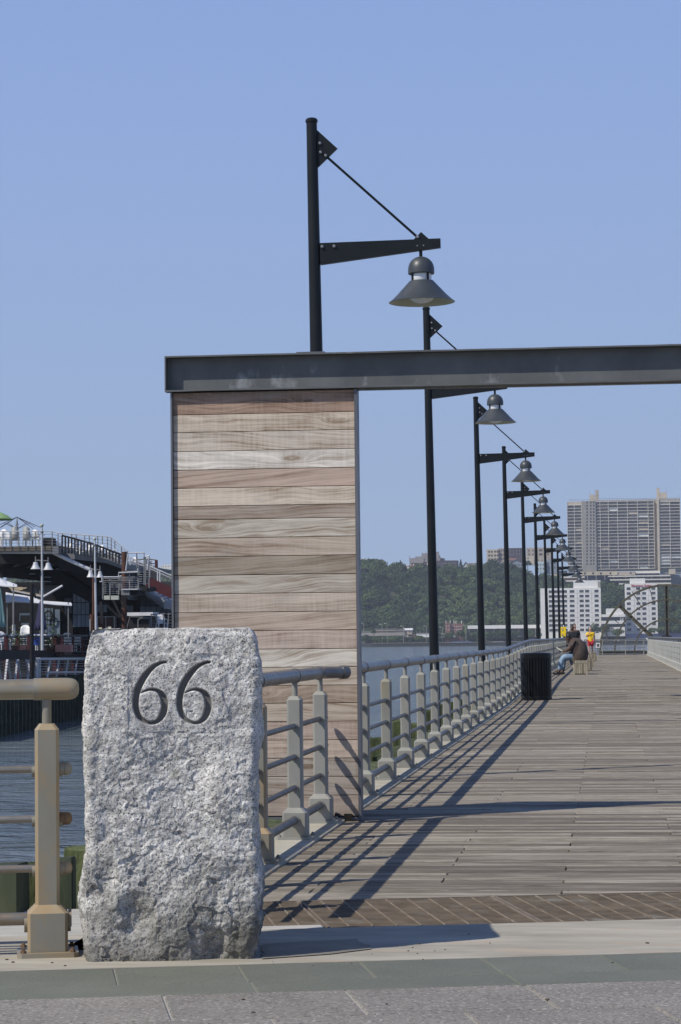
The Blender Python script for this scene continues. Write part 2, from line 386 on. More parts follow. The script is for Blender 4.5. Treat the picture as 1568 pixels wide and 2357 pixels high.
M['lamp_in'] = proc('lamp_inner_enamel', (0.42, 0.42, 0.33), (0.52, 0.52, 0.42), 6, rough=0.4)
M['lens'] = proc('lamp_lens', (0.75, 0.78, 0.80), (0.85, 0.87, 0.88), 6, rough=0.25)
M['bolt'] = proc('bolt_steel', (0.30, 0.30, 0.29), (0.45, 0.44, 0.42), 9, rough=0.35, metal=0.8)
M['bolt_rust'] = proc('rusty_bolt', (0.10, 0.06, 0.035), (0.22, 0.14, 0.08), 20, rough=0.8)
M['grate'] = proc('grate_rust', (0.115, 0.088, 0.060), (0.235, 0.185, 0.13), 8, rough=0.8, bump=0.3, spot=((0.26, 0.24, 0.20), 5, 0.58, 0.72))
M['grate_frame'] = proc('grate_frame', (0.14, 0.11, 0.08), (0.22, 0.18, 0.14), 8, rough=0.7)
M['black'] = proc('black_enamel', (0.004, 0.004, 0.004), (0.008, 0.008, 0.008), 3, rough=0.3, spec=.3)
M['white'] = proc('white_paint', (0.66, 0.66, 0.65), (0.80, 0.80, 0.79), 2, rough=0.5)
M['glass_dark'] = proc('dark_window', (0.020, 0.024, 0.032), (0.06, 0.068, 0.085), 0.5, rough=0.2, rnd=0.4)
M['glass_blue'] = proc('blue_window', (0.10, 0.13, 0.17), (0.20, 0.25, 0.31), 0.9, rough=0.25, rnd=0.3)

# ------------------------------------------------------------------ water
t = NT('harbour_water'); v = t.coords((1, 1, 1), False)
vs_ = t.coords((0.75, 1.0, 1), False)
w1 = t.noise(vs_, 0.24, 5, 0.62, 1.0); w2 = t.noise(vs_, 1.3, 4, 0.6, 0.4); w3 = t.noise(vs_, 5.5, 3, 0.6)
hgt = t.math('ADD', t.math('MULTIPLY', w1, 1.0), t.math('ADD', t.math('MULTIPLY', w2, 0.30), t.math('MULTIPLY', w3, 0.07)))
nb = t.bump(hgt, 1.0, .75)
wc = t.mix(t.rng(t.noise(v, 0.05, 4), 0.35, 0.65), (0.10, 0.128, 0.142), (0.16, 0.186, 0.19))
M['water'] = t.out(wc, 0.08, 0, nb, 0.5)
struct(MB().add([(-3000, -200, -3.3), (3000, -200, -3.3), (3000, 1640, -3.3), (-3000, 1640, -3.3)], [(0, 1, 2, 3)]), 'water', M['water'])

# ------------------------------------------------------------------ promenade edge: directions taken from the joints
def clip(poly, a, b, c):                                # keep a*x + b*y >= c
    out = []
    for i in range(len(poly)):
        p, q = poly[i], poly[(i + 1) % len(poly)]; dp = a * p[0] + b * p[1] - c; dq = a * q[0] + b * q[1] - c
        if dp >= 0: out.append(p)
        if (dp >= 0) != (dq >= 0):
            k = dp / (dp - dq); out.append((p[0] + (q[0] - p[0]) * k, p[1] + (q[1] - p[1]) * k))
    return out
gA, gB = G(815, 2277), G(1568, 2255)                    # granite / green joint
ED = Vector((gB.x - gA.x, gB.y - gA.y, 0)).normalized() # along the promenade edge
EN = Vector((-ED.y, ED.x, 0))                           # across it, away from the camera
def sN(p): return p.x * EN.x + p.y * EN.y               # distance across
def sT(p): return p.x * ED.x + p.y * ED.y
n_gr = sN(gA); n_gn = sN(G(1190, 2202)); n_cb = sN(G(1190, 2124)); n_gt = sN(G(1190, 2058)); n_mid = sN(G(1163, 2241))
def E(tv, nv, z=0.0): return Vector((ED.x * tv + EN.x * nv, ED.y * tv + EN.y * nv, z))
def eslab(mb, t0, t1, n0, n1, z0, z1, ch=0.004):        # a slab square to the promenade edge with eased top edges
    lo = [E(t0, n0, z0), E(t1, n0, z0), E(t1, n1, z0), E(t0, n1, z0)]
    md = [E(t0, n0, z1 - ch), E(t1, n0, z1 - ch), E(t1, n1, z1 - ch), E(t0, n1, z1 - ch)]
    hi = [E(t0 + ch, n0 + ch, z1), E(t1 - ch, n0 + ch, z1), E(t1 - ch, n1 - ch, z1), E(t0 + ch, n1 - ch, z1)]
    fs = [(3, 2, 1, 0), (8, 9, 10, 11)]
    for i in range(4):
        j = (i + 1) % 4; fs += [(i, j, 4 + j, 4 + i), (4 + i, 4 + j, 8 + j, 8 + i)]
    return mb.add(lo + md + hi, fs)
T0, T1 = -12.0, 8.0
ground = struct(eslab(MB(), T0 - 40, T1 + 40, -60, n_gn - 0.002, -3.6, -0.05), 'ground', M['joint'])
pav = struct(eslab(MB(), T0, T1, n_gr - 6.0, n_gn - 0.004, -0.05, -0.006), 'pavement', M['joint'])
# granite field pavers
tj = sT(G(376, 2292)); tw = sT(G(1237, 2287)) - sT(G(376, 2292)); tw /= 2
gap = 0.004
def paver_mesh(w, d, name, mat):
    mb = MB(); ch = 0.004; z1 = 0.0; z0 = -0.045
    def P(t_, n_, z): return (ED.x * t_ + EN.x * n_, ED.y * t_ + EN.y * n_, z)
    lo = [P(0, 0, z0), P(w, 0, z0), P(w, d, z0), P(0, d, z0)]; md = [(x, y, z1 - ch) for x, y, _ in lo]
    hi = [P(ch, ch, z1), P(w - ch, ch, z1), P(w - ch, d - ch, z1), P(ch, d - ch, z1)]
    fs = [(3, 2, 1, 0), (8, 9, 10, 11)]
    for i in range(4):
        j = (i + 1) % 4; fs += [(i, j, 4 + j, 4 + i), (4 + i, 4 + j, 8 + j, 8 + i)]
    me = mkmesh(name, lo + md + hi, fs, False); me.materials.append(mat); return me
pm = paver_mesh(tw - gap * 2, 0.62 - gap * 2, 'paver', M['paver_granite'])
for r_ in range(5):
    for k in range(-5, 9):
        shared(pm, 'paver', pav, E(tj + k * tw + gap + (0.5 * tw if r_ % 2 else 0), n_gr - 0.62 * (r_ + 1) + gap, -0.0))
# green stone edging: two courses
tg = sT(G(1115, 2211)); wg = (sT(G(1391, 2203)) - tg)
m1 = paver_mesh(wg - gap, n_gn - n_mid - gap * 2, 'edging_stone', M['paver_green'])
m2 = paver_mesh(wg * 2 - gap, n_mid - n_gr - gap * 2, 'edging_stone', M['paver_green'])
for k in range(-12, 12): shared(m1, 'edging_stone', pav, E(tg + k * wg + gap / 2, n_mid + gap))
for k in range(-6, 6): shared(m2, 'edging_stone', pav, E(sT(G(1163, 2241)) + k * 2 * wg + gap / 2, n_gr + gap))
# pale concrete band with a ragged edge towards the green stone
mb = MB(); n = 120; vs1 = []
ts = np.linspace(T0, T1, n)
rg = (fbm(np.stack([ts * 9, ts * 0, ts * 0], 1), 3, 5) - 0.5) * 0.03
for i in range(n): vs1 += [E(ts[i], n_gn + 0.003 + max(0, rg[i]), 0.0), E(ts[i], n_cb, 0.0), E(ts[i], n_cb, -0.3), E(ts[i], n_gn + 0.001, -0.04)]
fs1 = []
for i in range(n - 1):
    a = 4 * i; b = a + 4; fs1 += [(a, b, b + 1, a + 1), (a + 1, b + 1, b + 2, a + 2), (a + 3, b + 3, b, a)]
mb.add(vs1, fs1); band = struct(mb, 'concrete_band', M['band'], None, False)
struct(eslab(MB(), T0, T1, n_gn, n_cb, -0.35, -0.04), 'band_base', M['concrete'])

# ------------------------------------------------------------------ grates
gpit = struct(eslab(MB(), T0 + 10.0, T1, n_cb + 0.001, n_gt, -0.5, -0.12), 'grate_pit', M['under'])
seam1 = sT(G(700, 2082)); seam2 = sT(G(1150, 2068)); gw = seam2 - seam1
gl = ['rusty steel floor grate beside the granite marker', 'rusty floor grate crossed by the handrail shadow', 'rusty floor grate in the middle of the strip, dark brown',
      'rusty floor grate at the right edge of the picture', 'rusty floor grate just past the right edge', 'rusty floor grate far right of the strip']
for k in range(-1, 4):
    t0 = seam1 + k * gw; g = thing('floor_grate', gl[k + 1], 'grate', E(t0, n_cb, -0.05), 'rusty grates across the pier entrance')
    fr = MB()
    for (a, b, c, d) in ((t0 + .006, t0 + gw - .006, n_cb + .006, n_cb + .018), (t0 + .006, t0 + gw - .006, n_gt - .018, n_gt - .006),
                         (t0 + .006, t0 + .018, n_cb + .018, n_gt - .018), (t0 + gw - .018, t0 + gw - .006, n_cb + .018, n_gt - .018)):
        eslab(fr, a, b, c, d, -0.05, -0.004, 0.001)
    part(fr, 'frame', M['grate_frame'], g, smooth=False)
    bb = MB(); nb_ = int((n_gt - n_cb - 0.04) / 0.024)
    for i in range(nb_):
        nn = n_cb + 0.02 + (i + 0.5) * (n_gt - n_cb - 0.04) / nb_
        eslab(bb, t0 + .018, t0 + gw - .018, nn - .0035, nn + .0035, -0.045, -0.009, 0.0005)
    part(bb, 'bearing_bars', M['grate'], g, kind='stuff', smooth=False)
    cm = MB(); zc = -0.012
    c0 = E(0, 0, 0)
    for i in range(1, 9):
        tt = t0 + gw * i / 9; cb = MB(); eslab(cb, tt - .005, tt + .005, n_cb + .019, n_gt - .019, -0.02, -0.006, 0.002)
        part(cb, 'cross_bar', M['grate'], g, smooth=False)

# ------------------------------------------------------------------ pier deck
XK, XR = -1.95, 2.42                                    # kerb edge, right edge of the boards
def dz(y): return -0.02 + 0.17 * float(sstep(46, 68, y)) + 0.05 * float(sstep(68, 156, y))
YEND = 156.0
deckbase = MB()
ys = [11.0, 30, 46, 50, 54, 58, 62, 68, 90, 120, YEND]
vv = []; ff = []
for i, y in enumerate(ys): vv += [(-2.36, y, dz(y) - 0.07), (XR + .35, y, dz(y) - 0.07), (-2.36, y, dz(y) - 0.5), (XR + .35, y, dz(y) - 0.5)]
for i in range(len(ys) - 1):
    a = 4 * i; b = a + 4; ff += [(a, a + 1, b + 1, b), (a, b, b + 2, a + 2), (a + 1, a + 3, b + 3, b + 1)]
ff += [(len(vv) - 4, len(vv) - 3, len(vv) - 1, len(vv) - 2)]
deckbase.add([(x, y if y > 11.5 else sN_y, z) for (x, y, z) in vv for sN_y in [11.0]], ff)
def clipdeck(x0, x1, y0, y1):
    return clip([(x0, y0), (x1, y0), (x1, y1), (x0, y1)], EN.x, EN.y, n_gt + 0.004)
deck = struct(MB().add(*(lambda: ([(x, max(y, 12.6), z) for (x, y, z) in deckbase.v], deckbase.f))()), 'pier_deck', M['under'], None, False)
BW = 0.14; joists = [-1.6 + 0.67 * k for k in range(0, 7)]
far = MB(); nparts = 0; y = 10.6; row = 0
while y < YEND - 0.2:
    row += 1
    cuts = [XK + 0.004]; x = XK
    js = [j for j in joists if j > XK + 0.3 and j < XR - 0.3]
    if y < 60:
        k = random.choice([1, 1, 2, 2]); cs = sorted(random.sample(js, k))
        cuts += cs
    cuts.append(XR)
    g_ = 0.0035 + random.random() ** 3 * 0.006
    for i in range(len(cuts) - 1):
        x0 = cuts[i] + (0.004 if i else 0); x1 = cuts[i + 1] - (0.004 if i < len(cuts) - 2 else 0)
        poly = clipdeck(x0, x1, y + g_ / 2, y + BW - g_ / 2)
        if len(poly) < 3: continue
        zz = dz(y + BW / 2) + random.uniform(-0.0025, 0.0025); tl = random.uniform(-0.0015, 0.0015)
        b = MB(); nP = len(poly); cxp = sum(p[0] for p in poly) / nP; cyp = sum(p[1] for p in poly) / nP
        def ins(p, e=0.003):
            dx, dy = cxp - p[0], cyp - p[1]
            return (p[0] + (e if dx > 0 else -e), p[1] + (e if dy > 0 else -e))
        inn = [ins(p) for p in poly]
        vs_b = [(p[0], p[1], zz - 0.05) for p in poly] + [(p[0], p[1], zz - 0.003) for p in poly] + [(p[0], p[1], zz + tl * (1 if p[1] > cyp else -1)) for p in inn]
        fs_b = [tuple(range(2 * nP, 3 * nP))]
        for q in range(nP):
            q2 = (q + 1) % nP; fs_b += [(q, q2, nP + q2, nP + q), (nP + q, nP + q2, 2 * nP + q2, 2 * nP + q)]
        if nparts < 298:
            b.add(vs_b, fs_b); part(b, 'board', M['deck'], deck, smooth=False); nparts += 1
        else:
            far.add(vs_b, fs_b)
    y += BW
part(far, 'boards', M['deck_far'], deck, kind='stuff', smooth=False)
# nail heads of the near boards
nl = MB()
for r_ in range(70):
    yy = 12.9 + r_ * BW
    for j in joists:
        for dxx in (-0.03, 0.03):
            if random.random() < 0.55 and XK < j < XR: nl.lathe((j + dxx, yy + 0.07 + random.uniform(-.03, .03), dz(yy) + 0.001), [(0.004, 0), (0.004, 0.002)], 5)
part(nl, 'nail_heads', M['bolt'], deck, kind='stuff')

# concrete kerb under the left railing, segment by segment
def kerb(xa, xb, y0, y1, name):
    root = struct(MB().box(min(xa, xb) + .01, max(xa, xb) - .01, y0, y1, dz(y0) - 0.4, dz(y0) - 0.06), name, M['concrete'], None, False)
    y = y0
    while y < y1 - 0.1:
        L = min(4.2 + random.uniform(-.3, .3), y1 - y); mb = MB(); n = 24 if y < 40 else 6
        z0, z1 = dz(y) + 0.02, dz(y + L) + 0.02
        vs = []; fs = []; inner = xb if abs(xb) < abs(xa) else xa; outer = xa if inner == xb else xb; sg = 1 if inner > outer else -1
        for i in range(n + 1):
            yy = y + 0.004 + (L - 0.008) * i / n; z = z0 + (z1 - z0) * i / n
            w = (vnoise(np.array([[yy * 7, 3.1, 0.2]]), 3)[0] - 0.5) * 0.012
            vs += [(outer, yy, z - 0.3), (outer, yy, z), (inner - sg * (0.014 + w), yy, z), (inner + sg * w * .4, yy, z - 0.008), (inner, yy, z - 0.3)]
        for i in range(n):
            for k in range(4):
                a = 5 * i + k; q = (a, a + 1, a + 6, a + 5); fs.append(q if sg < 0 else q[::-1])
        fs.append((0, 1, 2, 3, 4)); fs.append(tuple(5 * n + k for k in (4, 3, 2, 1, 0)))
        mb.add(vs, fs); part(mb, 'kerb_block', M['concrete'], root, smooth=False); y += L
    return root
kerb(-2.36, XK - 0.002, 10.3, YEND, 'kerb')
kerb(XR + .34, XR + .004, 13.6, YEND, 'kerb')

# ------------------------------------------------------------------ railing
def post_body(mb, x, y, z, s=1.0, ang=0.0):
    def sec(h, w, c):
        a = w / 2; pts = [(-a + c, -a), (a - c, -a), (a, -a + c), (a, a - c), (a - c, a), (-a + c, a), (-a, a - c), (-a, -a + c)]
        ca, sa = math.cos(ang), math.sin(ang)
        return [(x + (px * ca - py * sa) * s, y + (px * sa + py * ca) * s, z + h * s) for px, py in pts]
    rows = [sec(0.02, .165, .012), sec(0.175, .165, .012), sec(0.208, .10, .013), sec(0.925, .10, .013), sec(0.95, .062, .010)]
    vs = [p for r_ in rows for p in r_]; fs = [tuple(range(7, -1, -1)), tuple(range(32, 40))]
    for j in range(4):
        for k in range(8):
            k2 = (k + 1) % 8; fs.append((8 * j + k, 8 * j + k2, 8 * j + 8 + k2, 8 * j + 8 + k))
    return mb.add(vs, fs)
RODH = (.752, .547, .343, .128)
def rot2(x, y, cx, cy, ang):
    ca, sa = math.cos(ang), math.sin(ang); return (cx + x * ca - y * sa, cy + x * sa + y * ca)
def collars(mb, x, y, z, dirv, s=1.0, n=14):
    for i, h in enumerate(RODH):
        hw = (.05 if i < 3 else .0825) * s; r = (.024 if i < 3 else .036) * s; d = Vector(dirv)
        for sg in (-1, 1):
            p = Vector((x, y, z + h * s)) + d * sg * (hw - .001); mb.tube([p, p + d * sg * .014 * s], r, n)
def add_post(parent, x, y, z, mp, s=1.0, ang=0.0, dirv=(0, 1, 0), detail=True, near=True):
    p = part(post_body(MB(), x, y, z, s, ang), 'post', mp, parent, smooth=False)
    if mp is M['rail_rust']:
        p.data.materials.append(M['rail_edge'])
        for fi, f_ in enumerate(p.data.polygons):
            if fi >= 2 and ((fi - 2) % 8 in (1, 3, 5, 7) or (fi - 2) // 8 in (1, 3)): f_.material_index = 1
    mb = MB(); w = .125 * s
    poly = [(-w + .02, -w), (w - .02, -w), (w, -w + .02), (w, w - .02), (w - .02, w), (-w + .02, w), (-w, w - .02), (-w, -w + .02)]
    poly = [rot2(a, b, x, y, ang) for a, b in poly]
    mb.prism(poly, z, z + .019 * s)
    part(mb, 'base_plate', mp, p)
    part(MB().tube([(x, y, z + .93 * s), (x, y, z + 1.05 * s)], .02 * s, 12 if near else 6), 'stem', M['bolt'] if not near else mp, p)
    if detail:
        if y < 34:
            for i, h in enumerate(RODH):
                for sg in (-1, 1):
                    hw = (.05 if i < 3 else .0825) * s; r_ = (.024 if i < 3 else .036) * s; d = Vector(dirv); a = Vector((x, y, z + h * s)) + d * sg * (hw - .001)
                    part(MB().tube([a, a + d * sg * .014 * s], r_, 14), 'collar', mp, p)
        else:
            cb = MB(); collars(cb, x, y, z, dirv, s, 7); part(cb, 'collars', mp, p, kind='stuff')
    if near:
        for i in (-1, 1):
            for j in (-1, 1):
                bx, by = rot2(i * .1 * s, j * .1 * s, x, y, ang)
                part(MB().lathe((bx, by, z + .019 * s), [(.014, 0), (.014, .010), (.008, .011), (.008, .018)], 6), 'anchor_bolt', M['bolt_rust'] if parent.name.startswith('promenade') else mp, p)
    return p
XP, ZK = -2.09, 0.0
# near stretch: behind the marker up to the wooden wall
r1 = thing('pier_railing', 'near end of the left steel railing, three posts between granite marker and wooden wall', 'railing', (XP, 14.4, 0), 'steel railings')
for yy in (11.6, 13.0, 14.40, 16.12, 17.56):
    add_post(r1, XP, yy, ZK, M['rail_rust'] if yy < 15 else M['rail_post'], near=True)
for i, h in enumerate(RODH):
    part(MB().tube([(XP, 11.0, ZK + h), (XP, 17.84, ZK + h)], .0185 if i < 3 else .029, 16), 'rod', M['rail_dark'], r1)
    part(MB().tube([(XP, 17.80, ZK + h), (XP, 17.84, ZK + h), (XP, 17.86, ZK + h), (XP, 17.875, ZK + h)], .02, 16, True, [.026, .026, .021, .010] if i < 3 else [.036, .036, .028, .012]), 'rod_cap', M['rail_dark'], r1)
HR = 0.044
part(MB().tube([(XP, 11.0, 1.085), (XP, 17.50, 1.085), (XP + .03, 17.60, 1.085), (XP + .16, 17.74, 1.085)], HR, 24), 'handrail', M['rail_pipe'], r1)
cp_ = MB(); dv = Vector((.13, .14, 0)).normalized(); e0 = Vector((XP + .155, 17.735, 1.085))
cp_.tube([e0 - dv * .03, e0 + dv * .02, e0 + dv * .035, e0 + dv * .045], HR, 24, True, [HR + .006, HR + .006, HR, HR * .6]); part(cp_, 'end_cap', M['rail_pipe'], r1)
for yy in (14.40, 16.12, 17.45):
    part(MB().tube([(XP, yy - .02, 1.085), (XP, yy + .05, 1.085)], HR + .006, 24), 'ring', M['rail_pipe'], r1)
# long stretch beyond the wall
def long_rail(x, y0, y1, first, step, root, mpost):
    posts = []; y = first
    while y < y1: posts.append(y); y += step
    yys = sorted(set([y0, y1] + [v for v in np.arange(44, 72, 1.5) if y0 < v < y1] + [v for v in np.arange(72, 156, 12) if y0 < v < y1]))
    for i, h in enumerate(RODH):
        part(MB().tube([(x, v, dz(v) + .02 + h) for v in yys], .0185 if i < 3 else .029, 12), 'rod', M['rail_dark'], root)
    part(MB().tube([(x, v, dz(v) + .02 + 1.085) for v in yys], HR, 20), 'handrail', M['rail_pipe'], root)
    for k, yp in enumerate(posts):
        near = yp < 45; z = dz(yp) + .02
        p = add_post(root, x, yp, z, mpost, near=near, detail=True)
        part(MB().tube([(x, yp - .02, z + 1.085), (x, yp + .05, z + 1.085)], HR + .006, 20 if near else 10), 'ring', M['rail_pipe'], root)
r2 = thing('pier_railing', 'long left steel railing running down the pier past the lamps behind the wooden wall', 'railing', (XP, 20, 0), 'steel railings')
long_rail(XP, 18.4, YEND - .3, 18.56, 2.155, r2, M['rail_post'])
r3 = thing('pier_railing', 'right hand steel railing of the pier, pale, running to the far end', 'railing', (XR + .16, 80, 0), 'steel railings')
M['rail_pale'] = metal_paint('pale_post', (0.36, 0.36, 0.33), (0.46, 0.46, 0.43), (0.36, 0.33, 0.26), 0.6, 0.85, .5, .1)
long_rail(XR + .16, 18.6, YEND - .3, 19.0, 2.155, r3, M['rail_pale'])

# left railing end in the foreground, along the promenade
LA = math.atan2(ED.y, ED.x)
lp = G(110, 2196); ls = 1.03
r4 = thing('promenade_railing', 'brown stained railing end with ball tipped rods left of the granite marker', 'railing', (lp.x, lp.y, 0), 'steel railings')
add_post(r4, lp.x, lp.y, 0, M['rail_rust'], ls, LA, ED, True, True)
L0 = lp - ED * 3.2
part(post_body(MB(), (lp - ED * 2.1).x, (lp - ED * 2.1).y, 0, ls, LA), 'post', M['rail_rust'], r4, smooth=False)
for i, h in enumerate(RODH):
    z = h * ls + (.02 if i == 3 else .01); rr_ = .0165 if i < 3 else .027; o = Vector((0, 0, z))
    part(MB().tube([L0 + o, lp - ED * .04 + o], rr_, 20), 'rod', M['rod_warm'], r4)
    if i < 3:
        e = lp + ED * (.05 * ls) + o; pr = [(0, .028), (.022, .028), (.0225, .0255), (.024, .0255), (.0245, .028), (.036, .028), (.044, .025), (.050, .019), (.054, .010), (.055, .001)]
    else:
        e = lp + ED * (.085 * ls) + o; pr = [(0, .037), (.014, .037)]
    part(MB().tube([e + ED * a for a, _ in pr], 0, 20, True, [b for _, b in pr]), 'rod_end', M['rail_rust'] if i != 1 else M['bolt_rust'], r4)
hz = Vector((0, 0, 1.125))
part(MB().tube([L0 + hz, lp - ED * .055 + hz], .0435, 32), 'handrail', M['pipe_warm'], r4)
pr = [(-.055, .047), (.085, .047), (.105, .045), (.12, .040), (.13, .032), (.136, .020), (.138, .004)]
part(MB().tube([lp + ED * a + hz for a, _ in pr], 0, 32, True, [b for _, b in pr]), 'handrail_end', M['rail_rust'], r4)

# ------------------------------------------------------------------ the numbered granite marker
def marker():
    prof = [(1447, 212, 578), (1450, 204, 586), (1458, 200, 590), (1480, 195, 595), (1520, 190, 602), (1560, 188, 604), (1620, 191, 602), (1700, 191, 601), (1800, 191, 600),
            (1880, 193, 599), (1940, 189, 598), (1980, 186, 601), (2020, 179, 606), (2060, 176, 606), (2090, 176, 602), (2130, 180, 598), (2170, 186, 594), (2200, 197, 590), (2214, 203, 588)]
    b0 = G(395, 2211); ang = rad(1.0) + YAW            # front face nearly square to the view
    fx = Vector((math.cos(ang), math.sin(ang), 0)); fy = Vector((-math.sin(ang), math.cos(ang), 0))
    nr = 470; H = 1.375; D = 0.56
    zs = np.linspace(-0.01, H, nr)
    b0n, fxn, fyn = np.array(b0), np.array(fx), np.array(fy)
    dist = (b0 - CAMO).dot(FWD)
    # width limits per height, from the outline
    py = []
    for z in zs:
        P = b0n + np.array([0, 0, z]); py.append(proj(P[None])[1][0])
    py = np.array(py)
    pa = np.array(prof, dtype=float)
    lx = np.interp(py, pa[:, 0], pa[:, 1]); rx = np.interp(py, pa[:, 0], pa[:, 2])
    c0 = proj(b0n[None])[0][0]
    cz = np.array([proj((b0n + np.array([0, 0, z]))[None])[0][0] for z in zs])
    s = dist / F
    L = (lx + 1.0 - cz) * s; R = (rx - 3.5 - cz) * s
    # loop round the block: front (many), right, back, left
    rc = 0.04
    def loop(l, r, rc=.04):
        pts = []; nf, nc, nd, nbk = 270, 8, 60, 60
        pts += [(l + rc + (r - l - 2 * rc) * i / nf, 0.0, 0, -1) for i in range(nf)]
        for (cx, cy, a0) in ((r - rc, rc, -90), (r - rc, D - rc, 0), (l + rc, D - rc, 90), (l + rc, rc, 180)):
            seg = [(cx + rc * math.cos(rad(a0 + 90 * i / nc)), cy + rc * math.sin(rad(a0 + 90 * i / nc)), math.cos(rad(a0 + 90 * i / nc)), math.sin(rad(a0 + 90 * i / nc))) for i in range(nc)]
            pts += seg
            if a0 == -90: pts += [(r, rc + (D - 2 * rc) * i / nd, 1, 0) for i in range(nd)]
            if a0 == 0: pts += [(r - rc - (r - l - 2 * rc) * i / nbk, D, 0, 1) for i in range(nbk)]
            if a0 == 90: pts += [(l, D - rc - (D - 2 * rc) * i / nd, -1, 0) for i in range(nd)]
        return pts
    rows = [np.array(loop(l, r, .040 - .026 * float(sstep(1.05, 1.33, z_)))) for l, r, z_ in zip(L, R, zs)]
    K = len(rows[0]); A = np.stack(rows)                # nr,K,4
    X = A[..., 0]; Yd = A[..., 1]; Zg = np.repeat(zs[:, None], K, 1)
    P = np.stack([X.ravel(), Yd.ravel(), Zg.ravel()], 1)
    big = fbm(P * 3.2 + 5, 3, 11) - 0.5
    mid = fbm(P * np.array([9, 9, 12]) + 2, 4, 23) - 0.5
    rid = 1 - np.abs(2 * fbm(P * 13 + 9, 3, 31) - 1) * 2
    fin = fbm(P * 70, 3, 47) - 0.5
    low = 1 - sstep(0.25, 1.0, P[:, 2])
    dia = np.abs(fbm(np.stack([P[:, 0] * 5 + P[:, 2] * 4, P[:, 1] * 4, P[:, 2] * 9 - P[:, 0] * 5], 1), 3, 61) - .5)
    def cells(PP, jit=.9, seed=3):
        i0c = np.floor(PP).astype(int); best = np.full(len(PP), 9.0); val = np.zeros(len(PP)); tx = np.zeros(len(PP)); tz = np.zeros(len(PP))
        for ox in (-1, 0, 1):
            for oy in (-1, 0, 1):
                for oz in (-1, 0, 1):
                    c = i0c + np.array([ox, oy, oz]); h = ((c[:, 0] * 73856093) ^ (c[:, 1] * 19349663) ^ (c[:, 2] * 83492791) ^ (seed * 7919)) & 0xffffff
                    h1 = (h * 1103515245 + 12345) & 0x7fffffff; h2 = (h1 * 1103515245 + 12345) & 0x7fffffff; h3 = (h2 * 1103515245 + 12345) & 0x7fffffff; h4 = (h3 * 1103515245 + 12345) & 0x7fffffff
                    u1, u2, u3, u4 = [((q_ >> 8) & 0xffff) / 65535.0 for q_ in (h1, h2, h3, h4)]
                    ctr = c + .5 + (np.stack([u1, u2, u3], 1) - .5) * jit; dv_ = PP - ctr; dq = (dv_ ** 2).sum(1); mk = dq < best
                    best = np.where(mk, dq, best); v2_ = (u4 - .5) + (u1 - .5) * 1.5 * dv_[:, 0] + (u2 - .35) * 1.5 * dv_[:, 2]; val = np.where(mk, v2_, val)
        return val
    wob_ = np.stack([fbm(P * 22, 2, 5), fbm(P * 22, 2, 6), fbm(P * 22, 2, 7)], 1) * .9
    fac = cells(P * np.array([7, 7, 8]) + wob_, .9, 3) * .010 + cells(P * 30 + wob_ * 1.4, .9, 8) * .0035
    dent = np.clip(fbm(P * np.array([7, 7, 5]) + 31, 3, 77) - .56, 0, 1)
    disp = fac * (.35 + .65 * low) + (fbm(P * 4.2 + 8, 2, 13) - .5) * .05 * sstep(0, .1, P[:, 2]) - dent * .13 * (.15 + low) + big * 0.03 + mid * (0.015 + 0.012 * low) + fin * 0.0075
    isf = ((A[..., 3] < -0.6).ravel()).astype(float)
    # engraved figures
    six = np.array([(954, 46, 9), (925, 51, 10), (885, 72, 14), (848, 108, 18), (815, 155, 21), (793, 205, 21), (783, 255, 20), (783, 305, 19), (797, 350, 17), (825, 382, 13), (865, 396, 11),
                    (903, 387, 14), (932, 355, 20), (947, 308, 22), (945, 262, 21), (927, 228, 17), (900, 209, 12), (868, 203, 9), (838, 210, 7), (810, 224, 4)], dtype=float)
    tt = np.linspace(0, len(six) - 1, 240); i0 = np.clip(tt.astype(int), 0, len(six) - 2); f = (tt - i0)[:, None]
    g = lambda k: six[np.clip(i0 + k, 0, len(six) - 1)]
    cr = 0.5 * ((2 * g(0)) + (-g(-1) + g(1)) * f + (2 * g(-1) - 5 * g(0) + 4 * g(1) - g(2)) * f ** 2 + (-g(-1) + 3 * g(0) - 3 * g(1) + g(2)) * f ** 3)
    zoom = 1.568 * 1.5944
    pts = np.concatenate([cr, cr + np.array([252, 0, 0])]); pts = np.stack([pts[:, 0] / zoom, 2400 / 1.5944 + pts[:, 1] / zoom, pts[:, 2] / zoom], 1)
    Wd = b0n + P[:, :1] * fxn + (P[:, 1:2]) * fyn + P[:, 2:3] * np.array([0, 0, 1])
    u, v_ = proj(Wd)
    sel = (isf > 0.5) & (u > 295) & (u < 500) & (v_ > 1505) & (v_ < 1685)
    idx = np.nonzero(sel)[0]; sd = np.full(len(P), 99.0)
    dd = np.sqrt((u[idx, None] - pts[None, :, 0]) ** 2 + (v_[idx, None] - pts[None, :, 1]) ** 2) - pts[None, :, 2]
    sd[idx] = dd.min(1)
    zone = 1 - sstep(0, 40, sd)                         # the carved field is dressed a little flatter
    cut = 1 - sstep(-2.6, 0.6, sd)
    disp = disp * (1 - 0.6 * zone) * (1 - 0.75 * cut)
    disp = disp - cut * 0.020
    # rounding at the very top and bottom
    topf = sstep(H - 0.03, H, P[:, 2]); disp = disp - topf * 0.008
    nx = A[..., 2].ravel(); ny = A[..., 3].ravel()
    P2 = P.copy(); P2[:, 0] += nx * disp; P2[:, 1] += ny * disp
    P2[:, 2] += (fbm(P * 9 + 4, 3, 71) - 0.5) * 0.03 * sstep(H - 0.1, H, P[:, 2])
    ring = P2.reshape(nr, K, 3)
    verts = [ring.reshape(-1, 3)]
    cen = ring[-1].mean(0); last = ring[-1]; caps = 10
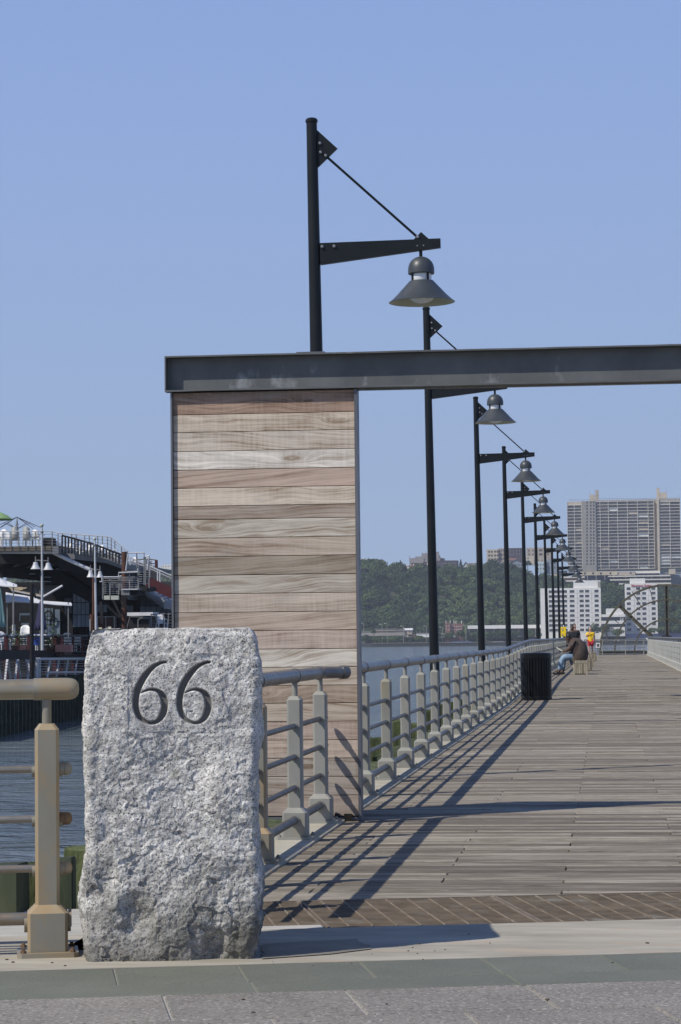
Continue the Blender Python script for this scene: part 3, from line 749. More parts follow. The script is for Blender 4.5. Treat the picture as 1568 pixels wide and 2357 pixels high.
    for c in range(1, caps + 1):
        q = last + (cen - last) * (c / (caps + 0.5)); q = q.copy()
        q[:, 2] = last[:, 2] * (1 - c / caps) + (H + 0.004) * (c / caps) + (fbm(q * 14, 3, 91) - 0.5) * 0.02
        verts.append(q)
    V = np.concatenate(verts); NR = nr + caps
    i = np.arange(NR - 1)[:, None] * K; k = np.arange(K)[None, :]; k2 = (k + 1) % K
    Fq = np.stack([i + k, i + k2, i + K + k2, i + K + k], -1).reshape(-1, 4)
    Wv = V[:, :1] * fxn + V[:, 1:2] * fyn + V[:, 2:3] * np.array([0, 0, 1])
    me = bpy.data.meshes.new('granite_marker')
    me.vertices.add(len(Wv)); me.vertices.foreach_set('co', Wv.astype(np.float32).ravel())
    me.loops.add(Fq.size); me.loops.foreach_set('vertex_index', Fq.astype(np.int32).ravel())
    me.polygons.add(len(Fq)); me.polygons.foreach_set('loop_start', np.arange(0, Fq.size, 4, dtype=np.int32))
    me.update(calc_edges=True); me.polygons.foreach_set('use_smooth', np.ones(len(Fq), bool))
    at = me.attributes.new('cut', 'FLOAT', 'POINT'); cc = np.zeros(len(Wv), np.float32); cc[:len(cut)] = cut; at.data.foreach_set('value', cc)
    me.materials.append(M['granite']); me.validate()
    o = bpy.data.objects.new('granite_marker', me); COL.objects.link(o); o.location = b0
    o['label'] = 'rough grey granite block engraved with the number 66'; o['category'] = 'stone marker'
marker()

# ------------------------------------------------------------------ wooden wall and steel beam
YW = 17.93
def wall(x0, x1, label, group):
    w = thing('plank_wall', label, 'wall', ((x0 + x1) / 2, YW + .05, -.02), group)
    jy = [905, 949, 990, 1034, 1077, 1119, 1161, 1192, 1235, 1278, 1321, 1364, 1407, 1450, 1493, 1535, 1577, 1618, 1660, 1703, 1745, 1787, 1830, 1878]
    zs = [W(700, q, YW).z for q in jy]; zs[0] = W(600, 898, YW).z - .006
    part(MB().box(x0 + .015, x1 - .015, YW + .02, YW + .09, zs[-1] - .005, zs[0]), 'core', M['under'], w, smooth=False)
    for i in range(len(zs) - 1):
        d = random.uniform(-.0015, .0015); g_ = .0022; b = .002
        za, zb = zs[i + 1] + g_, zs[i] - g_; xa, xb = x0 + .017, x1 - .017; ya = YW + d
        vs = [(xa, ya + b, za), (xb, ya + b, za), (xb, ya + b, zb), (xa, ya + b, zb), (xa, ya, za + b), (xb, ya, za + b), (xb, ya, zb - b), (xa, ya, zb - b),
              (xa, YW + .02, za), (xb, YW + .02, za), (xb, YW + .02, zb), (xa, YW + .02, zb)]
        fs = [(4, 5, 6, 7), (0, 1, 5, 4), (3, 7, 6, 2), (8, 9, 1, 0), (2, 10, 11, 3), (0, 4, 7, 3), (1, 2, 6, 5), (0, 3, 11, 8), (1, 9, 10, 2)]
        fs[1:3] = [(0, 1, 5, 4), (7, 6, 2, 3)]
        o = part(MB().add(vs, fs), 'plank', M['plank'], w, smooth=False)
        cz = Vector((0, 0, (za + zb) / 2 + .02)); o.data.transform(Matrix.Translation(-cz)); o.location = cz
        tn = ((.31, .20, .14), (.53, .445, .35), (.52, .45, .37), (.66, .61, .54), (.44, .33, .26), (.60, .51, .41), (.36, .29, .235), (.56, .51, .43), (.47, .385, .31), (.30, .25, .19), (.47, .42, .35), (.48, .40, .325), (.45, .36, .285),
              (.46, .36, .30), (.62, .57, .49), (.52, .45, .37), (.37, .285, .215), (.47, .39, .31), (.42, .325, .27), (.46, .37, .30), (.34, .29, .25), (.33, .28, .24), (.31, .25, .21))[i]
        tn = tuple(a_ * .86 + b_ * .14 for a_, b_ in zip(tn, (.52, .475, .42)))
        o.color = (*tn, 1)
    for xs, xe in ((x0, x0 + .014), (x1 - .022, x1)):
        part(MB().box(xs, xe, YW - .028, YW + .12, -.016, zs[0]), 'edge_strip', M['edge_steel'], w, smooth=False)
    part(MB().box(x0 + .016, x1 - .024, YW - .01, YW + .10, zs[-1] - .022, zs[-1] - .006), 'bottom_rail', M['edge_steel'], w, smooth=False)
    for bx in (x1 - .2, x1 - .13, x1 - .10, x0 + .3): part(MB().box(bx, bx + .03, YW - .03, YW - .005, -.018, .035), 'foot_bracket', M['under'], w, smooth=False)
    return w, zs
WX0 = W(397, 1400, YW).x; WX1 = W(829, 1500, YW).x
w1, wz = wall(WX0, WX1, 'weathered horizontal plank wall panel with steel edges rising behind the granite marker', 'plank walls carrying the beam')
wall(3.35, 3.35 + WX1 - WX0, 'second plank wall panel at the right end of the steel beam', 'plank walls carrying the beam')
bt = W(600, 816, YW).z; bb = W(600, 898, YW).z; BX0 = W(382, 860, YW).x; BX1 = 3.35 + WX1 - WX0 + .05
bm_ = thing('steel_beam', 'long grey steel channel beam lying across the top of the plank wall', 'beam', (0, YW, bb))
FD = .095; yf = YW - .055; yb = yf + FD + .012
part(MB().box(BX0 + .012, BX1 - .012, yb - .012, yb, bb + .012, bt - .012), 'web', M['steel'], bm_, smooth=False)
def flange(z0, z1, lipdir):
    mb = MB(); n = 60; vs = []; fs = []
    for i in range(n + 1):
        x = BX0 + (BX1 - BX0) * i / n; k = (vnoise(np.array([[x * 6, z0 * 5, 1]]), 9)[0] - .5) * .003
        vs += [(x, yf, z0 + k), (x, yb, z0), (x, yb, z1), (x, yf, z1 + k)]
    for i in range(n):
        for k in range(4):
            a = 4 * i + k; b = 4 * i + (k + 1) % 4; fs.append((a, b, b + 4, a + 4))
    fs += [(3, 2, 1, 0), (4 * n, 4 * n + 1, 4 * n + 2, 4 * n + 3)]
    return mb.add(vs, fs)
part(flange(bt - .012, bt, 1), 'top_flange', M['steel'], bm_, smooth=False)
part(flange(bb, bb + .012, -1), 'bottom_flange', M['steel'], bm_, smooth=False)
part(MB().box(BX0, BX0 + .010, yf + .001, yb - .001, bb + .0125, bt - .0125), 'end_plate', M['steel'], bm_, smooth=False)
part(MB().box(BX0 + .03, BX1 - .03, yb + .001, yb + .10, bb - .004, bb + .008), 'back_plate', M['steel'], bm_, smooth=False)
a = W(683, 812, YW); b = W(748, 811, YW)
part(MB().box(a.x, b.x, YW - .02, YW + .05, bt + .001, bt + .012), 'shim_plate', M['edge_steel'], bm_, smooth=False)

# ------------------------------------------------------------------ street lamps
def lamp(x, y, z):
    r = thing('street_lamp', 'x', 'street lamp', (x, y, z), 'black pier lamps standing in a row outside the left railing')
    # local frame: pole on the z axis, arm towards +x
    def V(px, pz): return Vector((x + px, y, z + pz))
    H = 5.86 + .45
    part(MB().tube([V(0, 0), V(0, .02), V(0, H - .03)], 0, 28, True, [.072, .072, .045]), 'pole', M['lamp_black'], r)
    part(MB().lathe(V(0, H - .035), [(.047, 0), (.052, .003), (.052, .022), (.040, .036), (.018, .042)], 24), 'pole_cap', M['lamp_black'], r)
    # upper gusset, arm, tie rod
    gz = H - .27
    g = MB().prism([(x + .045, z + gz - .15), (x + .215, z + gz + .005), (x + .045, z + gz + .17)], y - .008, y + .008, 'y')
    gp = part(g, 'gusset_plate', M['lamp_black'], r, smooth=False)
    bt_ = MB()
    for (bx, bz) in ((.068, .055), (.072, -.022), (.115, -.052)): part(MB().tube([V(bx, gz + bz) + Vector((0, -.009, 0)), V(bx, gz + bz) + Vector((0, -.022, 0)), V(bx, gz + bz) + Vector((0, -.028, 0))], 0, 12, True, [.013, .013, .007]), 'bolt', M['bolt'], gp)
    az = H - 1.06
    arm = part(MB().prism([(x + .052, z + az - .18), (x + 1.06, z + az - .075), (x + 1.06, z + az), (x + .05, z + az)], y - .03, y + .03, 'y'), 'arm', M['lamp_black'], r, smooth=False)
    b2 = MB()
    for bx in (.072, .172): part(MB().tube([V(bx, az - .033) + Vector((0, -.031, 0)), V(bx, az - .033) + Vector((0, -.044, 0)), V(bx, az - .033) + Vector((0, -.050, 0))], 0, 12, True, [.014, .014, .008]), 'bolt', M['bolt'], arm)
    for bx in (.868, .92): part(MB().tube([V(bx, az - .055) + Vector((0, -.031, 0)), V(bx, az - .055) + Vector((0, -.036, 0))], .006, 8), 'screw', M['bolt'], arm)
    g2 = part(MB().prism([(x + .835, z + az + .001), (x + .965, z + az + .001), (x + .90, z + az + .063)], y - .008, y + .008, 'y'), 'tip_gusset', M['lamp_black'], r, smooth=False)
    part(MB().tube([V(.872, az + .02) + Vector((0, -.009, 0)), V(.872, az + .02) + Vector((0, -.024, 0)), V(.872, az + .02) + Vector((0, -.030, 0))], 0, 12, True, [.014, .014, .008]), 'bolt', M['bolt'], g2)
    part(MB().tube([V(.125, gz - .062), V(.866, az + .024)], .011, 10), 'tie_rod', M['lamp_black'], r)
    # head
    hx = .893; t0 = az - .09
    hd = part(MB().tube([V(hx, t0), V(hx, t0 - .06)], .014, 12), 'hanger', M['lamp_black'], r)
    c = V(hx, t0 - .05)
    prof = [(.106, -.150), (.110, -.145), (.110, -.105)] + [(.108 * math.cos(rad(a)), -.105 + .103 * math.sin(rad(a))) for a in range(10, 90, 10)] + [(.012, -.001)]
    part(MB().lathe(c, prof, 32), 'dome', M['lamp_grey'], r)
    part(MB().lathe(c, [(.082, -.215), (.085, -.21), (.085, -.14), (.082, -.138)], 28), 'lens', M['lens'], r)
    st = MB()
    for k in range(4):
        an = rad(40 + 90 * k); d = Vector((math.cos(an), math.sin(an), 0))
        part(MB().bar(c + d * .092 + Vector((0, 0, -.215)), c + d * .092 + Vector((0, 0, -.148)), .016, .010, d), 'strut', M['lamp_black'], r)
    outer = [(.101, -.208), (.106, -.215), (.150, -.262), (.205, -.322), (.250, -.366), (.276, -.385)]
    inner = [(.274, -.387), (.247, -.370), (.203, -.327), (.148, -.268), (.10, -.222)]
    sh = MB().lathe(c, outer[::-1], 48, False); sh.lathe(c, [(.276, -.385), (.274, -.387)], 48, False)
    shade = part(sh, 'shade', M['lamp_grey'], r)
    part(MB().lathe(c, inner, 48, False), 'shade_lining', M['lamp_in'], shade)
    part(MB().lathe(c, [(.012, -.395)] + [(.124 * math.sin(rad(a)), -.30 - .095 * math.cos(rad(a))) for a in range(15, 95, 12)] + [(.124, -.27)], 28), 'globe', M['lens'], r)
    r.rotation_euler = (0, rad(-.62), 0)
    return r
XL = -2.62
ll = ['black gooseneck style pier lamp rising above the steel beam, nearest and largest', 'second black pier lamp, its upper bracket crossing the steel beam',
      'third black pier lamp, the first one whose whole top shows under the beam', 'fourth black pier lamp, its pole beside the white hillside house', 'fifth black pier lamp, its arm left of the high rise',
      'sixth black pier lamp just left of the high rise', 'seventh black pier lamp over the waterfront hotel', 'eighth black pier lamp in front of the waterfront hotel', 'ninth black pier lamp in the far cluster, carrying the yellow box',
      'tenth black pier lamp, last of the row near the end of the pier']
l0 = lamp(-2.68, 22.95, -.90); l0['label'] = ll[0]; l0.scale = (1.15,) * 3
for k in range(1, 10):
    yl = 22.95 + 14.1 * k
    o = dup(l0, (-2.62, yl, -.81 + (dz(yl) + .02) * .4), ll[k])
# footing blocks of the lamps, outside the kerb
# ------------------------------------------------------------------ outer timbers of the pier
wl = struct(MB().box(-2.95, -2.38, 9.8, YEND, -1.2, -.47), 'fender_wale', M['timber'], None, False)
y = 12.0; k = 0
while y < 70:
    L = random.uniform(2.4, 3.6)
    mb = MB().box(-2.94 + random.uniform(-.05, .03), -2.40, y, y + L - .02, -.465, -.12 - random.uniform(0, .06)); part(mb, 'timber', M['timber'], wl, smooth=False); y += L
tl_ = ['green timber fender pile beside the %s' % s for s in ('railing close behind the wooden wall', 'first lamp', 'railing between the first two lamps', 'railing before the second lamp', 'second lamp',
       'railing after the second lamp', 'railing before the third lamp', 'third lamp', 'railing after the third lamp', 'railing before the fourth lamp')]
def pile(x, y, z0, z1, r, mat_, name, label, cat, group, sq=True, rot=0.0):
    mb = MB(); n = 4 if sq else 14; ring = []
    for (z, k) in ((z0, 1.0), (z1 - .02, 1.0), (z1, .93)):
        for i in range(n if not sq else 8):
            if sq:
                a = r * k; c = .12 * a; p = [(-a + c, -a), (a - c, -a), (a, -a + c), (a, a - c), (a - c, a), (-a + c, a), (-a, a - c), (-a, -a + c)][i]
                p = rot2(p[0], p[1], x, y, rot)
            else:
                an = 2 * math.pi * i / n; p = (x + r * k * math.cos(an), y + r * k * math.sin(an))
            ring.append((p[0], p[1], z + (random.uniform(-.012, .012) if z > z0 else 0)))
    n = 8 if sq else n; fs = [tuple(range(2 * n, 3 * n))]
    for j in range(2):
        for i in range(n): fs.append((j * n + i, j * n + (i + 1) % n, (j + 1) * n + (i + 1) % n, (j + 1) * n + i))
    return solo(mb.add(ring, fs), name, mat_, label, cat, group, smooth=False)
for k in range(10):
    pile(-3.12 + random.uniform(-.04, .04), 23.6 + k * 3.15, -3.6, .04 + random.uniform(-.10, .12), .14, M['timber'], 'timber_pile', tl_[k], 'pile', 'green fender piles along the pier', rot=random.uniform(-.1, .1))
# foreground timbers left of the marker (behind the promenade railing)
def gp(px, py, z): return G(px, py, z)
q = struct(eslab(MB(), T0, sT(G(600, 2150)), n_gn + (n_cb - n_gn) * .99, n_gt + .1, -.9, -.03), 'edge_beam', M['timber_pale'], None, False)
tt = T0
while tt < sT(G(560, 2150)) - .2:
    for j, (na, nb2) in enumerate(((.02, .17), (.185, .33))):
        part(eslab(MB(), tt + .004, tt + 1.9, n_cb + na, n_cb + nb2, -.03, -.004 - .008 * j, .006), 'beam', M['timber_pale'], q, smooth=False)
    tt += 1.91
q2 = struct(eslab(MB(), T0, sT(G(600, 2150)), n_gt + .12, n_gt + 1.35, -1.6, -.32), 'fender_deck', M['timber_dark'], None, False)
tt = T0; k = 0
while tt < sT(G(560, 2100)):
    part(eslab(MB(), tt + .006, tt + .30, n_gt + .10, n_gt + 1.36, -.32, -.20 - random.random() * .03, .01), 'timber', M['timber'], q2, smooth=False); tt += .31
def fpile(px0, px1, ptop, Y, zb, mat_, lab, rot=0.0):
    a = W(px0, ptop, Y); b = W(px1, ptop, Y); w = abs(b.x - a.x) / 2
    return pile((a.x + b.x) / 2, Y + w, zb, a.z, w, mat_, 'timber_pile', lab, 'pile', 'cut off fender piles left of the marker', rot=rot)
fpile(-42, 46, 1992, 11.95, -2.5, M['timber_dark'], 'dark cut off timber pile at the left edge of the picture', -.06)
fpile(34, 84, 1988, 12.4, -2.5, M['timber'], 'bright green timber pile behind the stained railing post', .1)
fpile(118, 166, 1975, 12.3, -2.5, M['timber_dark'], 'dark timber pile right of the stained railing post', .05)
fpile(147, 205, 1953, 13.3, -2.5, M['timber'], 'green timber pile half hidden by the granite marker', -.04)

# ------------------------------------------------------------------ litter bins and benches
def bin_(x, y, z, label):
    r = thing('litter_bin', label, 'litter bin', (x, y, z), 'black litter bins')
    R = .33; H = 1.0; c = Vector((x, y, z))
    part(MB().lathe(c, [(R - .05, .03), (R - .05, H - .1)], 28, True), 'liner', M['black'], r)
    part(MB().lathe(c, [(R - .015, 0), (R, .005), (R, .075), (R - .01, .085)], 40), 'base_ring', M['black'], r)
    part(MB().lathe(c, [(R - .008, H - .12), (R + .004, H - .115), (R + .004, H - .02), (R - .02, H), (R - .07, H + .004)], 40), 'top_ring', M['black'], r)
    n = 32; sm = MB().box(-.004, .004, -.019, .019, .08, H - .118); me = mkmesh('slat', sm.v, sm.f, False); me.materials.append(M['black'])
    for k in range(n):
        an = 2 * math.pi * (k + .5) / n; shared(me, 'slat', r, (x + (R - .010) * math.cos(an), y + (R - .010) * math.sin(an), z), (0, 0, an))
    return r
cb1 = G(1239, 1607, dz(52)); bin_(cb1.x, 51.8, dz(51.8), 'black slatted litter bin standing alone beside the left railing')
bx2 = W(1330, 1490, 104).x; bin_(bx2, 104.0, dz(104), 'black slatted litter bin behind the seated man')
def bench(px, py, wpx, y, label, L=.55):
    z = dz(y); a = W(px, py, y).x; w = wpx / F * y; h = .45
    r = thing('wooden_bench', label, 'bench', (a + w / 2, y + L / 2, z), 'timber block benches in a row down the pier')
    part(MB().box(a + .02, a + w - .02, y + .02, y + L - .02, z + .01, z + h - .03), 'core', M['under'], r, smooth=False)
    n = 8
    for i in range(n):
        x0 = a + w * i / n; e = .004
        part(MB().box(x0 + e, x0 + w / n - e, y, y + .018, z + (.03 if 0 < i < n - 1 else 0), z + h - .105), 'slat', M['bench'], r, smooth=False)
        part(MB().box(x0 + e, x0 + w / n - e, y - .004, y + .6 * L, z + h - .10, z + h + random.uniform(-.004, .004)), 'top_slat', M['bench'], r, smooth=False)
        part(MB().box(x0 + e, x0 + w / n - e, y + .6 * L + .01, y + L, z + h - .10, z + h + random.uniform(-.004, .004)), 'top_slat', M['bench'], r, smooth=False)
        y0 = y + .02 + (L - .04) * i / n
        part(MB().box(a + w - .018, a + w, y0 + e, y0 + (L - .04) / n - e, z + .02, z + h - .105), 'slat', M['bench'], r, smooth=False)
    return r
bench(1319, 1540, 33.5, 77.5, 'weathered timber block bench the man sits on, nearest of the row', 1.6)
bench(1331, 1534, 31, 84.5, 'weathered timber block bench right behind the seated man', 1.6)
bench(1341, 1520, 26, 98.0, 'third weathered timber block bench down the pier')
bench(1350, 1511, 23, 118.0, 'farthest timber block bench with a dark top, before the walking man')

# ------------------------------------------------------------------ people
M['skin'] = proc('skin_light', (0.42, 0.26, 0.19), (0.50, 0.32, 0.24), 5, rough=0.55)
M['skin_d'] = proc('skin_dark', (0.075, 0.040, 0.026), (0.11, 0.06, 0.04), 5, rough=0.5)
M['shirt_brown'] = proc('brown_shirt', (0.055, 0.040, 0.033), (0.085, 0.062, 0.052), 6, rough=0.9, bump=0.5, bsc=9, bdist=.02)
M['shirt_black'] = proc('black_shirt', (0.010, 0.010, 0.013), (0.022, 0.022, 0.026), 6, rough=0.9)
M['shirt_yellow'] = proc('yellow_shirt', (0.75, 0.46, 0.010), (0.85, 0.56, 0.02), 6, rough=0.85, bump=0.4, bsc=8, bdist=.02)
M['shorts_red'] = proc('red_shorts', (0.42, 0.015, 0.03), (0.55, 0.03, 0.05), 6, rough=0.85)
M['jeans'] = proc('jeans', (0.12, 0.20, 0.30), (0.34, 0.46, 0.56), 4, rough=0.9, bump=0.4, bsc=9, bdist=.02)
M['shoe'] = proc('shoe', (0.012, 0.010, 0.009), (0.03, 0.025, 0.02), 6, rough=0.5)
M['paper'] = proc('paper', (0.60, 0.58, 0.45), (0.72, 0.70, 0.56), 9, rough=0.8)
M['yellow'] = proc('yellow_box', (0.80, 0.55, 0.005), (0.86, 0.62, 0.01), 5, rough=0.45)
def skinmesh(verts, edges, radii, mat_, name, parent, sub=2, root=0):
    L = rootloc(parent); me = bpy.data.meshes.new(name)
    me.from_pydata([(v[0] - L.x, v[1] - L.y, v[2] - L.z) for v in verts], edges, []); o = bpy.data.objects.new(name, me); COL.objects.link(o)
    md = o.modifiers.new('skin', 'SKIN'); md.use_smooth_shade = True
    for i, sv in enumerate(me.skin_vertices[0].data):
        r_ = radii[i]; sv.radius = r_ if isinstance(r_, tuple) else (r_, r_); sv.use_root = (i == root)
    s2 = o.modifiers.new('sub', 'SUBSURF'); s2.levels = sub; s2.render_levels = sub
    dg = bpy.context.evaluated_depsgraph_get(); dg.update()
    nm = bpy.data.meshes.new_from_object(o.evaluated_get(dg)); bpy.data.objects.remove(o)
    nm.polygons.foreach_set('use_smooth', [True] * len(nm.polygons)); nm.materials.clear(); nm.materials.append(mat_)
    o2 = bpy.data.objects.new(name, nm); COL.objects.link(o2); o2.parent = parent
    return o2
def person(px, py_, Y, z, label, J, skin, garments, hair, face, extra=None):
    """J: joints in metres relative to the feet; x right, y away, z up"""
    x = W(px, py_, Y).x; r = thing('person', label, 'person', (x, Y, z)); B = Vector((x, Y, z))
    def P(k): return B + Vector(J[k])
    order = ['pelvis', 'belly', 'chest', 'neck', 'head', 'shL', 'elL', 'wrL', 'haL', 'shR', 'elR', 'wrR', 'haR', 'hipL', 'knL', 'anL', 'toL', 'hipR', 'knR', 'anR', 'toR']
    rd = dict(pelvis=.13, belly=.13, chest=.14, neck=.06, head=.095, shL=.06, elL=.042, wrL=.028, haL=.034, shR=.06, elR=.042, wrR=.028, haR=.034,
              hipL=.085, knL=.058, anL=.038, toL=.036, hipR=.085, knR=.058, anR=.038, toR=.036)
    rd.update(J.get('r', {}))
    E_ = [('pelvis', 'belly'), ('belly', 'chest'), ('chest', 'neck'), ('neck', 'head'), ('chest', 'shL'), ('shL', 'elL'), ('elL', 'wrL'), ('wrL', 'haL'), ('chest', 'shR'), ('shR', 'elR'), ('elR', 'wrR'), ('wrR', 'haR'),
          ('pelvis', 'hipL'), ('hipL', 'knL'), ('knL', 'anL'), ('anL', 'toL'), ('pelvis', 'hipR'), ('hipR', 'knR'), ('knR', 'anR'), ('anR', 'toR')]
    vs = [P(k) for k in order]; es = [(order.index(a), order.index(b)) for a, b in E_]; rr_ = [rd[k] for k in order]
    # fingers, thumbs, nose and ears as extra short branches
    for s_ in ('L', 'R'):
        hv = Vector(J['ha' + s_]) - Vector(J['wr' + s_]); hv.normalize(); sd = hv.cross(Vector((0, 1, 0.2))).normalized(); hi_ = order.index('ha' + s_)
        for q_, (off, ln) in enumerate(((-.030, .060), (-.010, .072), (.010, .068), (.030, .054))):
            a = P('ha' + s_) + sd * off + hv * .035; vs.append(a); vs.append(a + hv * ln * .8 + Vector((0, 0, -.01))); es += [(hi_, len(vs) - 2), (len(vs) - 2, len(vs) - 1)]; rr_ += [.010, .008]
        a = P('ha' + s_) + sd * (-.045); vs.append(a); es.append((hi_, len(vs) - 1)); rr_.append(.011)
    body = skinmesh(vs, es, rr_, skin, 'body', r)
    hd = P('head'); fd = Vector(face).normalized(); up = (Vector(J['head']) - Vector(J['neck'])).normalized(); side = fd.cross(up).normalized()
    hm = MB(); hm.ball(hd, .1, 20, 14, (.80, .95, 1.18)); hm.tube([hd + fd * .085 + up * .02, hd + fd * .115 - up * .015, hd + fd * .09 - up * .03], 0, 8, True, [.008, .016, .010])
    hm.tube([hd + fd * .088 - up * .05 - side * .02, hd + fd * .092 - up * .05 + side * .02], .007, 6)
    for s_ in (-1, 1): hm.ball(hd + side * s_ * .08 - up * .005, .022, 8, 6, (.5, .8, 1.3))
    part(hm, 'head', skin, r)
    em = MB()
    for s_ in (-1, 1): em.ball(hd + fd * .088 + side * s_ * .032 + up * .018, .011, 8, 6)
    part(em, 'eyes', M['shoe'], r)
    if hair:
        hb = MB(); hb.ball(hd - fd * .018 + up * .032, .1, 18, 12, (.84, .98, 1.05)); part(hb, 'hair', hair, r)
    for (nm, ks, scale, mt, cut) in garments:
        kk = []; ee = []; rr2 = []
        for (a, b, f) in ks:                            # edge a -> b, taken to the fraction f
            pa, pb = P(a), P(a) + (P(b) - P(a)) * f
            ka, kb = ('v', a), ('v', b) if f >= 1 else ('e', a, b)
            for key, pt, ra in ((ka, pa, rd[a]), (kb, pb, rd[a] + (rd[b] - rd[a]) * f)):
                if key not in kk: kk.append(key); rr2.append((pt, ra * scale + .008))
            ee.append((kk.index(ka), kk.index(kb)))
        skinmesh([p for p, _ in rr2], ee, [q_ for _, q_ in rr2], mt, nm, r)
    for s_ in ('L', 'R'):
        a = P('an' + s_); b = P('to' + s_); d = (b - a); d.z = 0; d.normalize()
        sh = MB(); c = Vector((a.x, a.y, B.z + .045)) + d * .07
        sh.ball(c, .14, 14, 8, (abs(d.x) * .95 + .34 * abs(d.y) + .0, abs(d.y) * .95 + .34 * abs(d.x), .33)); part(sh, 'shoe', M['shoe'], r)
    return r, P
SHIRT = [('belly', 'pelvis', .85), ('belly', 'chest', 1), ('chest', 'neck', .45), ('chest', 'shL', 1), ('shL', 'elL', .75), ('chest', 'shR', 1), ('shR', 'elR', .75)]
LEGS = [('pelvis', 'hipL', 1), ('hipL', 'knL', 1), ('knL', 'anL', .95), ('pelvis', 'hipR', 1), ('hipR', 'knR', 1), ('knR', 'anR', .95)]
SHORTS = [('pelvis', 'hipL', 1), ('hipL', 'knL', .85), ('pelvis', 'hipR', 1), ('hipR', 'knR', .85)]
# seated man: on the first bench, seen from behind and his right, facing left
SJ = dict(pelvis=(.02, .10, .60), belly=(.0, .10, .74), chest=(-.12, .08, .96), neck=(-.23, .06, 1.09), head=(-.30, .04, 1.19),
          shL=(-.10, .30, 1.02), elL=(-.30, .32, .80), wrL=(-.48, .22, .74), haL=(-.54, .17, .76),
          shR=(-.14, -.14, 1.01), elR=(-.32, -.18, .78), wrR=(-.46, -.06, .73), haR=(-.53, -.01, .76),
          hipL=(-.04, .22, .55), knL=(-.48, .26, .56), anL=(-.50, .22, .10), toL=(-.62, .18, .05),
          hipR=(-.04, -.02, .55), knR=(-.50, -.14, .57), anR=(-.62, -.16, .10), toR=(-.76, -.18, .05),
          r=dict(pelvis=.19, belly=.24, chest=.235, neck=.085, head=.10, shL=.10, shR=.10, elL=.06, elR=.06, hipL=.13, hipR=.13, knL=.088, knR=.088, anL=.05, anR=.05))
rp, P_ = person(1332, 1540, 77.75, dz(77.5), 'heavy man in a brown shirt and jeans sitting on a bench, reading', SJ, M['skin_d'],
       [('shirt', SHIRT, 1.05, M['shirt_brown'], 0), ('jeans', LEGS, 1.08, M['jeans'], 0)], M['shoe'], (-1, .1, -.3))
tb = MB(); cs_ = [(.03, .06, .47), (.03, .05, .56), (.05, .05, .68), (.03, .06, .82), (-.07, .08, .96), (-.15, .075, 1.04), (-.20, .065, 1.09), (-.23, .06, 1.13)]
tb.tube([Vector(tuple(rp.location)) + Vector(c) for c in cs_], 0, 22, True, [.25, .275, .275, .26, .24, .18, .115, .085]); part(tb, 'shirt_back', M['shirt_brown'], rp)
bk = MB().obox(P_('haR') + Vector((-.07, .05, .05)), (.095, 0, -.06), (.0, .12, 0), (.010, 0, .014)); solo(bk, 'book', M['paper'], 'open paperback book held by the seated man', 'book')
# two men in black by the second bin
def standing(h=1.75, wide=1.0):
    k = h / 1.78
    d = dict(pelvis=(0, 0, .95), belly=(0, 0, 1.1), chest=(0, 0, 1.34), neck=(0, 0, 1.50), head=(0, -.01, 1.65),
             shL=(-.19 * wide, 0, 1.42), elL=(-.25 * wide, .02, 1.14), wrL=(-.26, -.06, .90), haL=(-.26, -.08, .83), shR=(.19 * wide, 0, 1.42), elR=(.25 * wide, .02, 1.14), wrR=(.26, -.06, .90), haR=(.26, -.08, .83),
             hipL=(-.09, 0, .90), knL=(-.10, -.01, .50), anL=(-.11, .02, .09), toL=(-.12, -.13, .04), hipR=(.09, 0, .90), knR=(.10, -.01, .50), anR=(.11, .02, .09), toR=(.12, -.13, .04))
    d = {a: tuple(q_ * k for q_ in b) for a, b in d.items()}; d['r'] = {}; return d
J2 = standing(1.74, 1.15); J2['r'] = dict(chest=.17, belly=.17, pelvis=.16, shL=.075, shR=.075, head=.1)
person(1318, 1480, 113, dz(113), 'bearded man in a black shirt standing behind the seated man', J2, M['skin_d'], [('shirt', SHIRT, 1.1, M['shirt_black'], 0), ('trousers', LEGS, 1.1, M['shoe'], 0)], M['shoe'], (.3, -1, 0))
J3 = standing(1.84); J3['r'] = dict(chest=.16, belly=.15)
person(1323, 1480, 117, dz(117), 'dark haired man in sunglasses and dark shirt half hidden behind the bearded man', J3, M['skin'], [('shirt', SHIRT, 1.1, M['shirt_black'], 0), ('trousers', LEGS, 1.1, M['shoe'], 0)], M['shoe'], (.6, -1, 0))
J4 = standing(1.76); J4['elL'] = (-.27, -.08, 1.17); J4['wrL'] = (-.10, -.22, 1.36); J4['haL'] = (-.05, -.22, 1.44)
J4['knR'] = (.10, .06, .50); J4['anR'] = (.11, .28, .16); J4['toR'] = (.11, .16, .08); J4['knL'] = (-.08, -.10, .50); J4['anL'] = (-.07, -.12, .09); J4['toL'] = (-.07, -.26, .04)
J4['r'] = dict(belly=.155, chest=.15)
person(1359.5, 1480, 147, dz(147), 'bald man in a yellow shirt and red shorts walking towards the camera', J4, M['skin'], [('shirt', SHIRT, 1.12, M['shirt_yellow'], 0), ('shorts', SHORTS, 1.25, M['shorts_red'], 0)], None, (0, -1, 0))

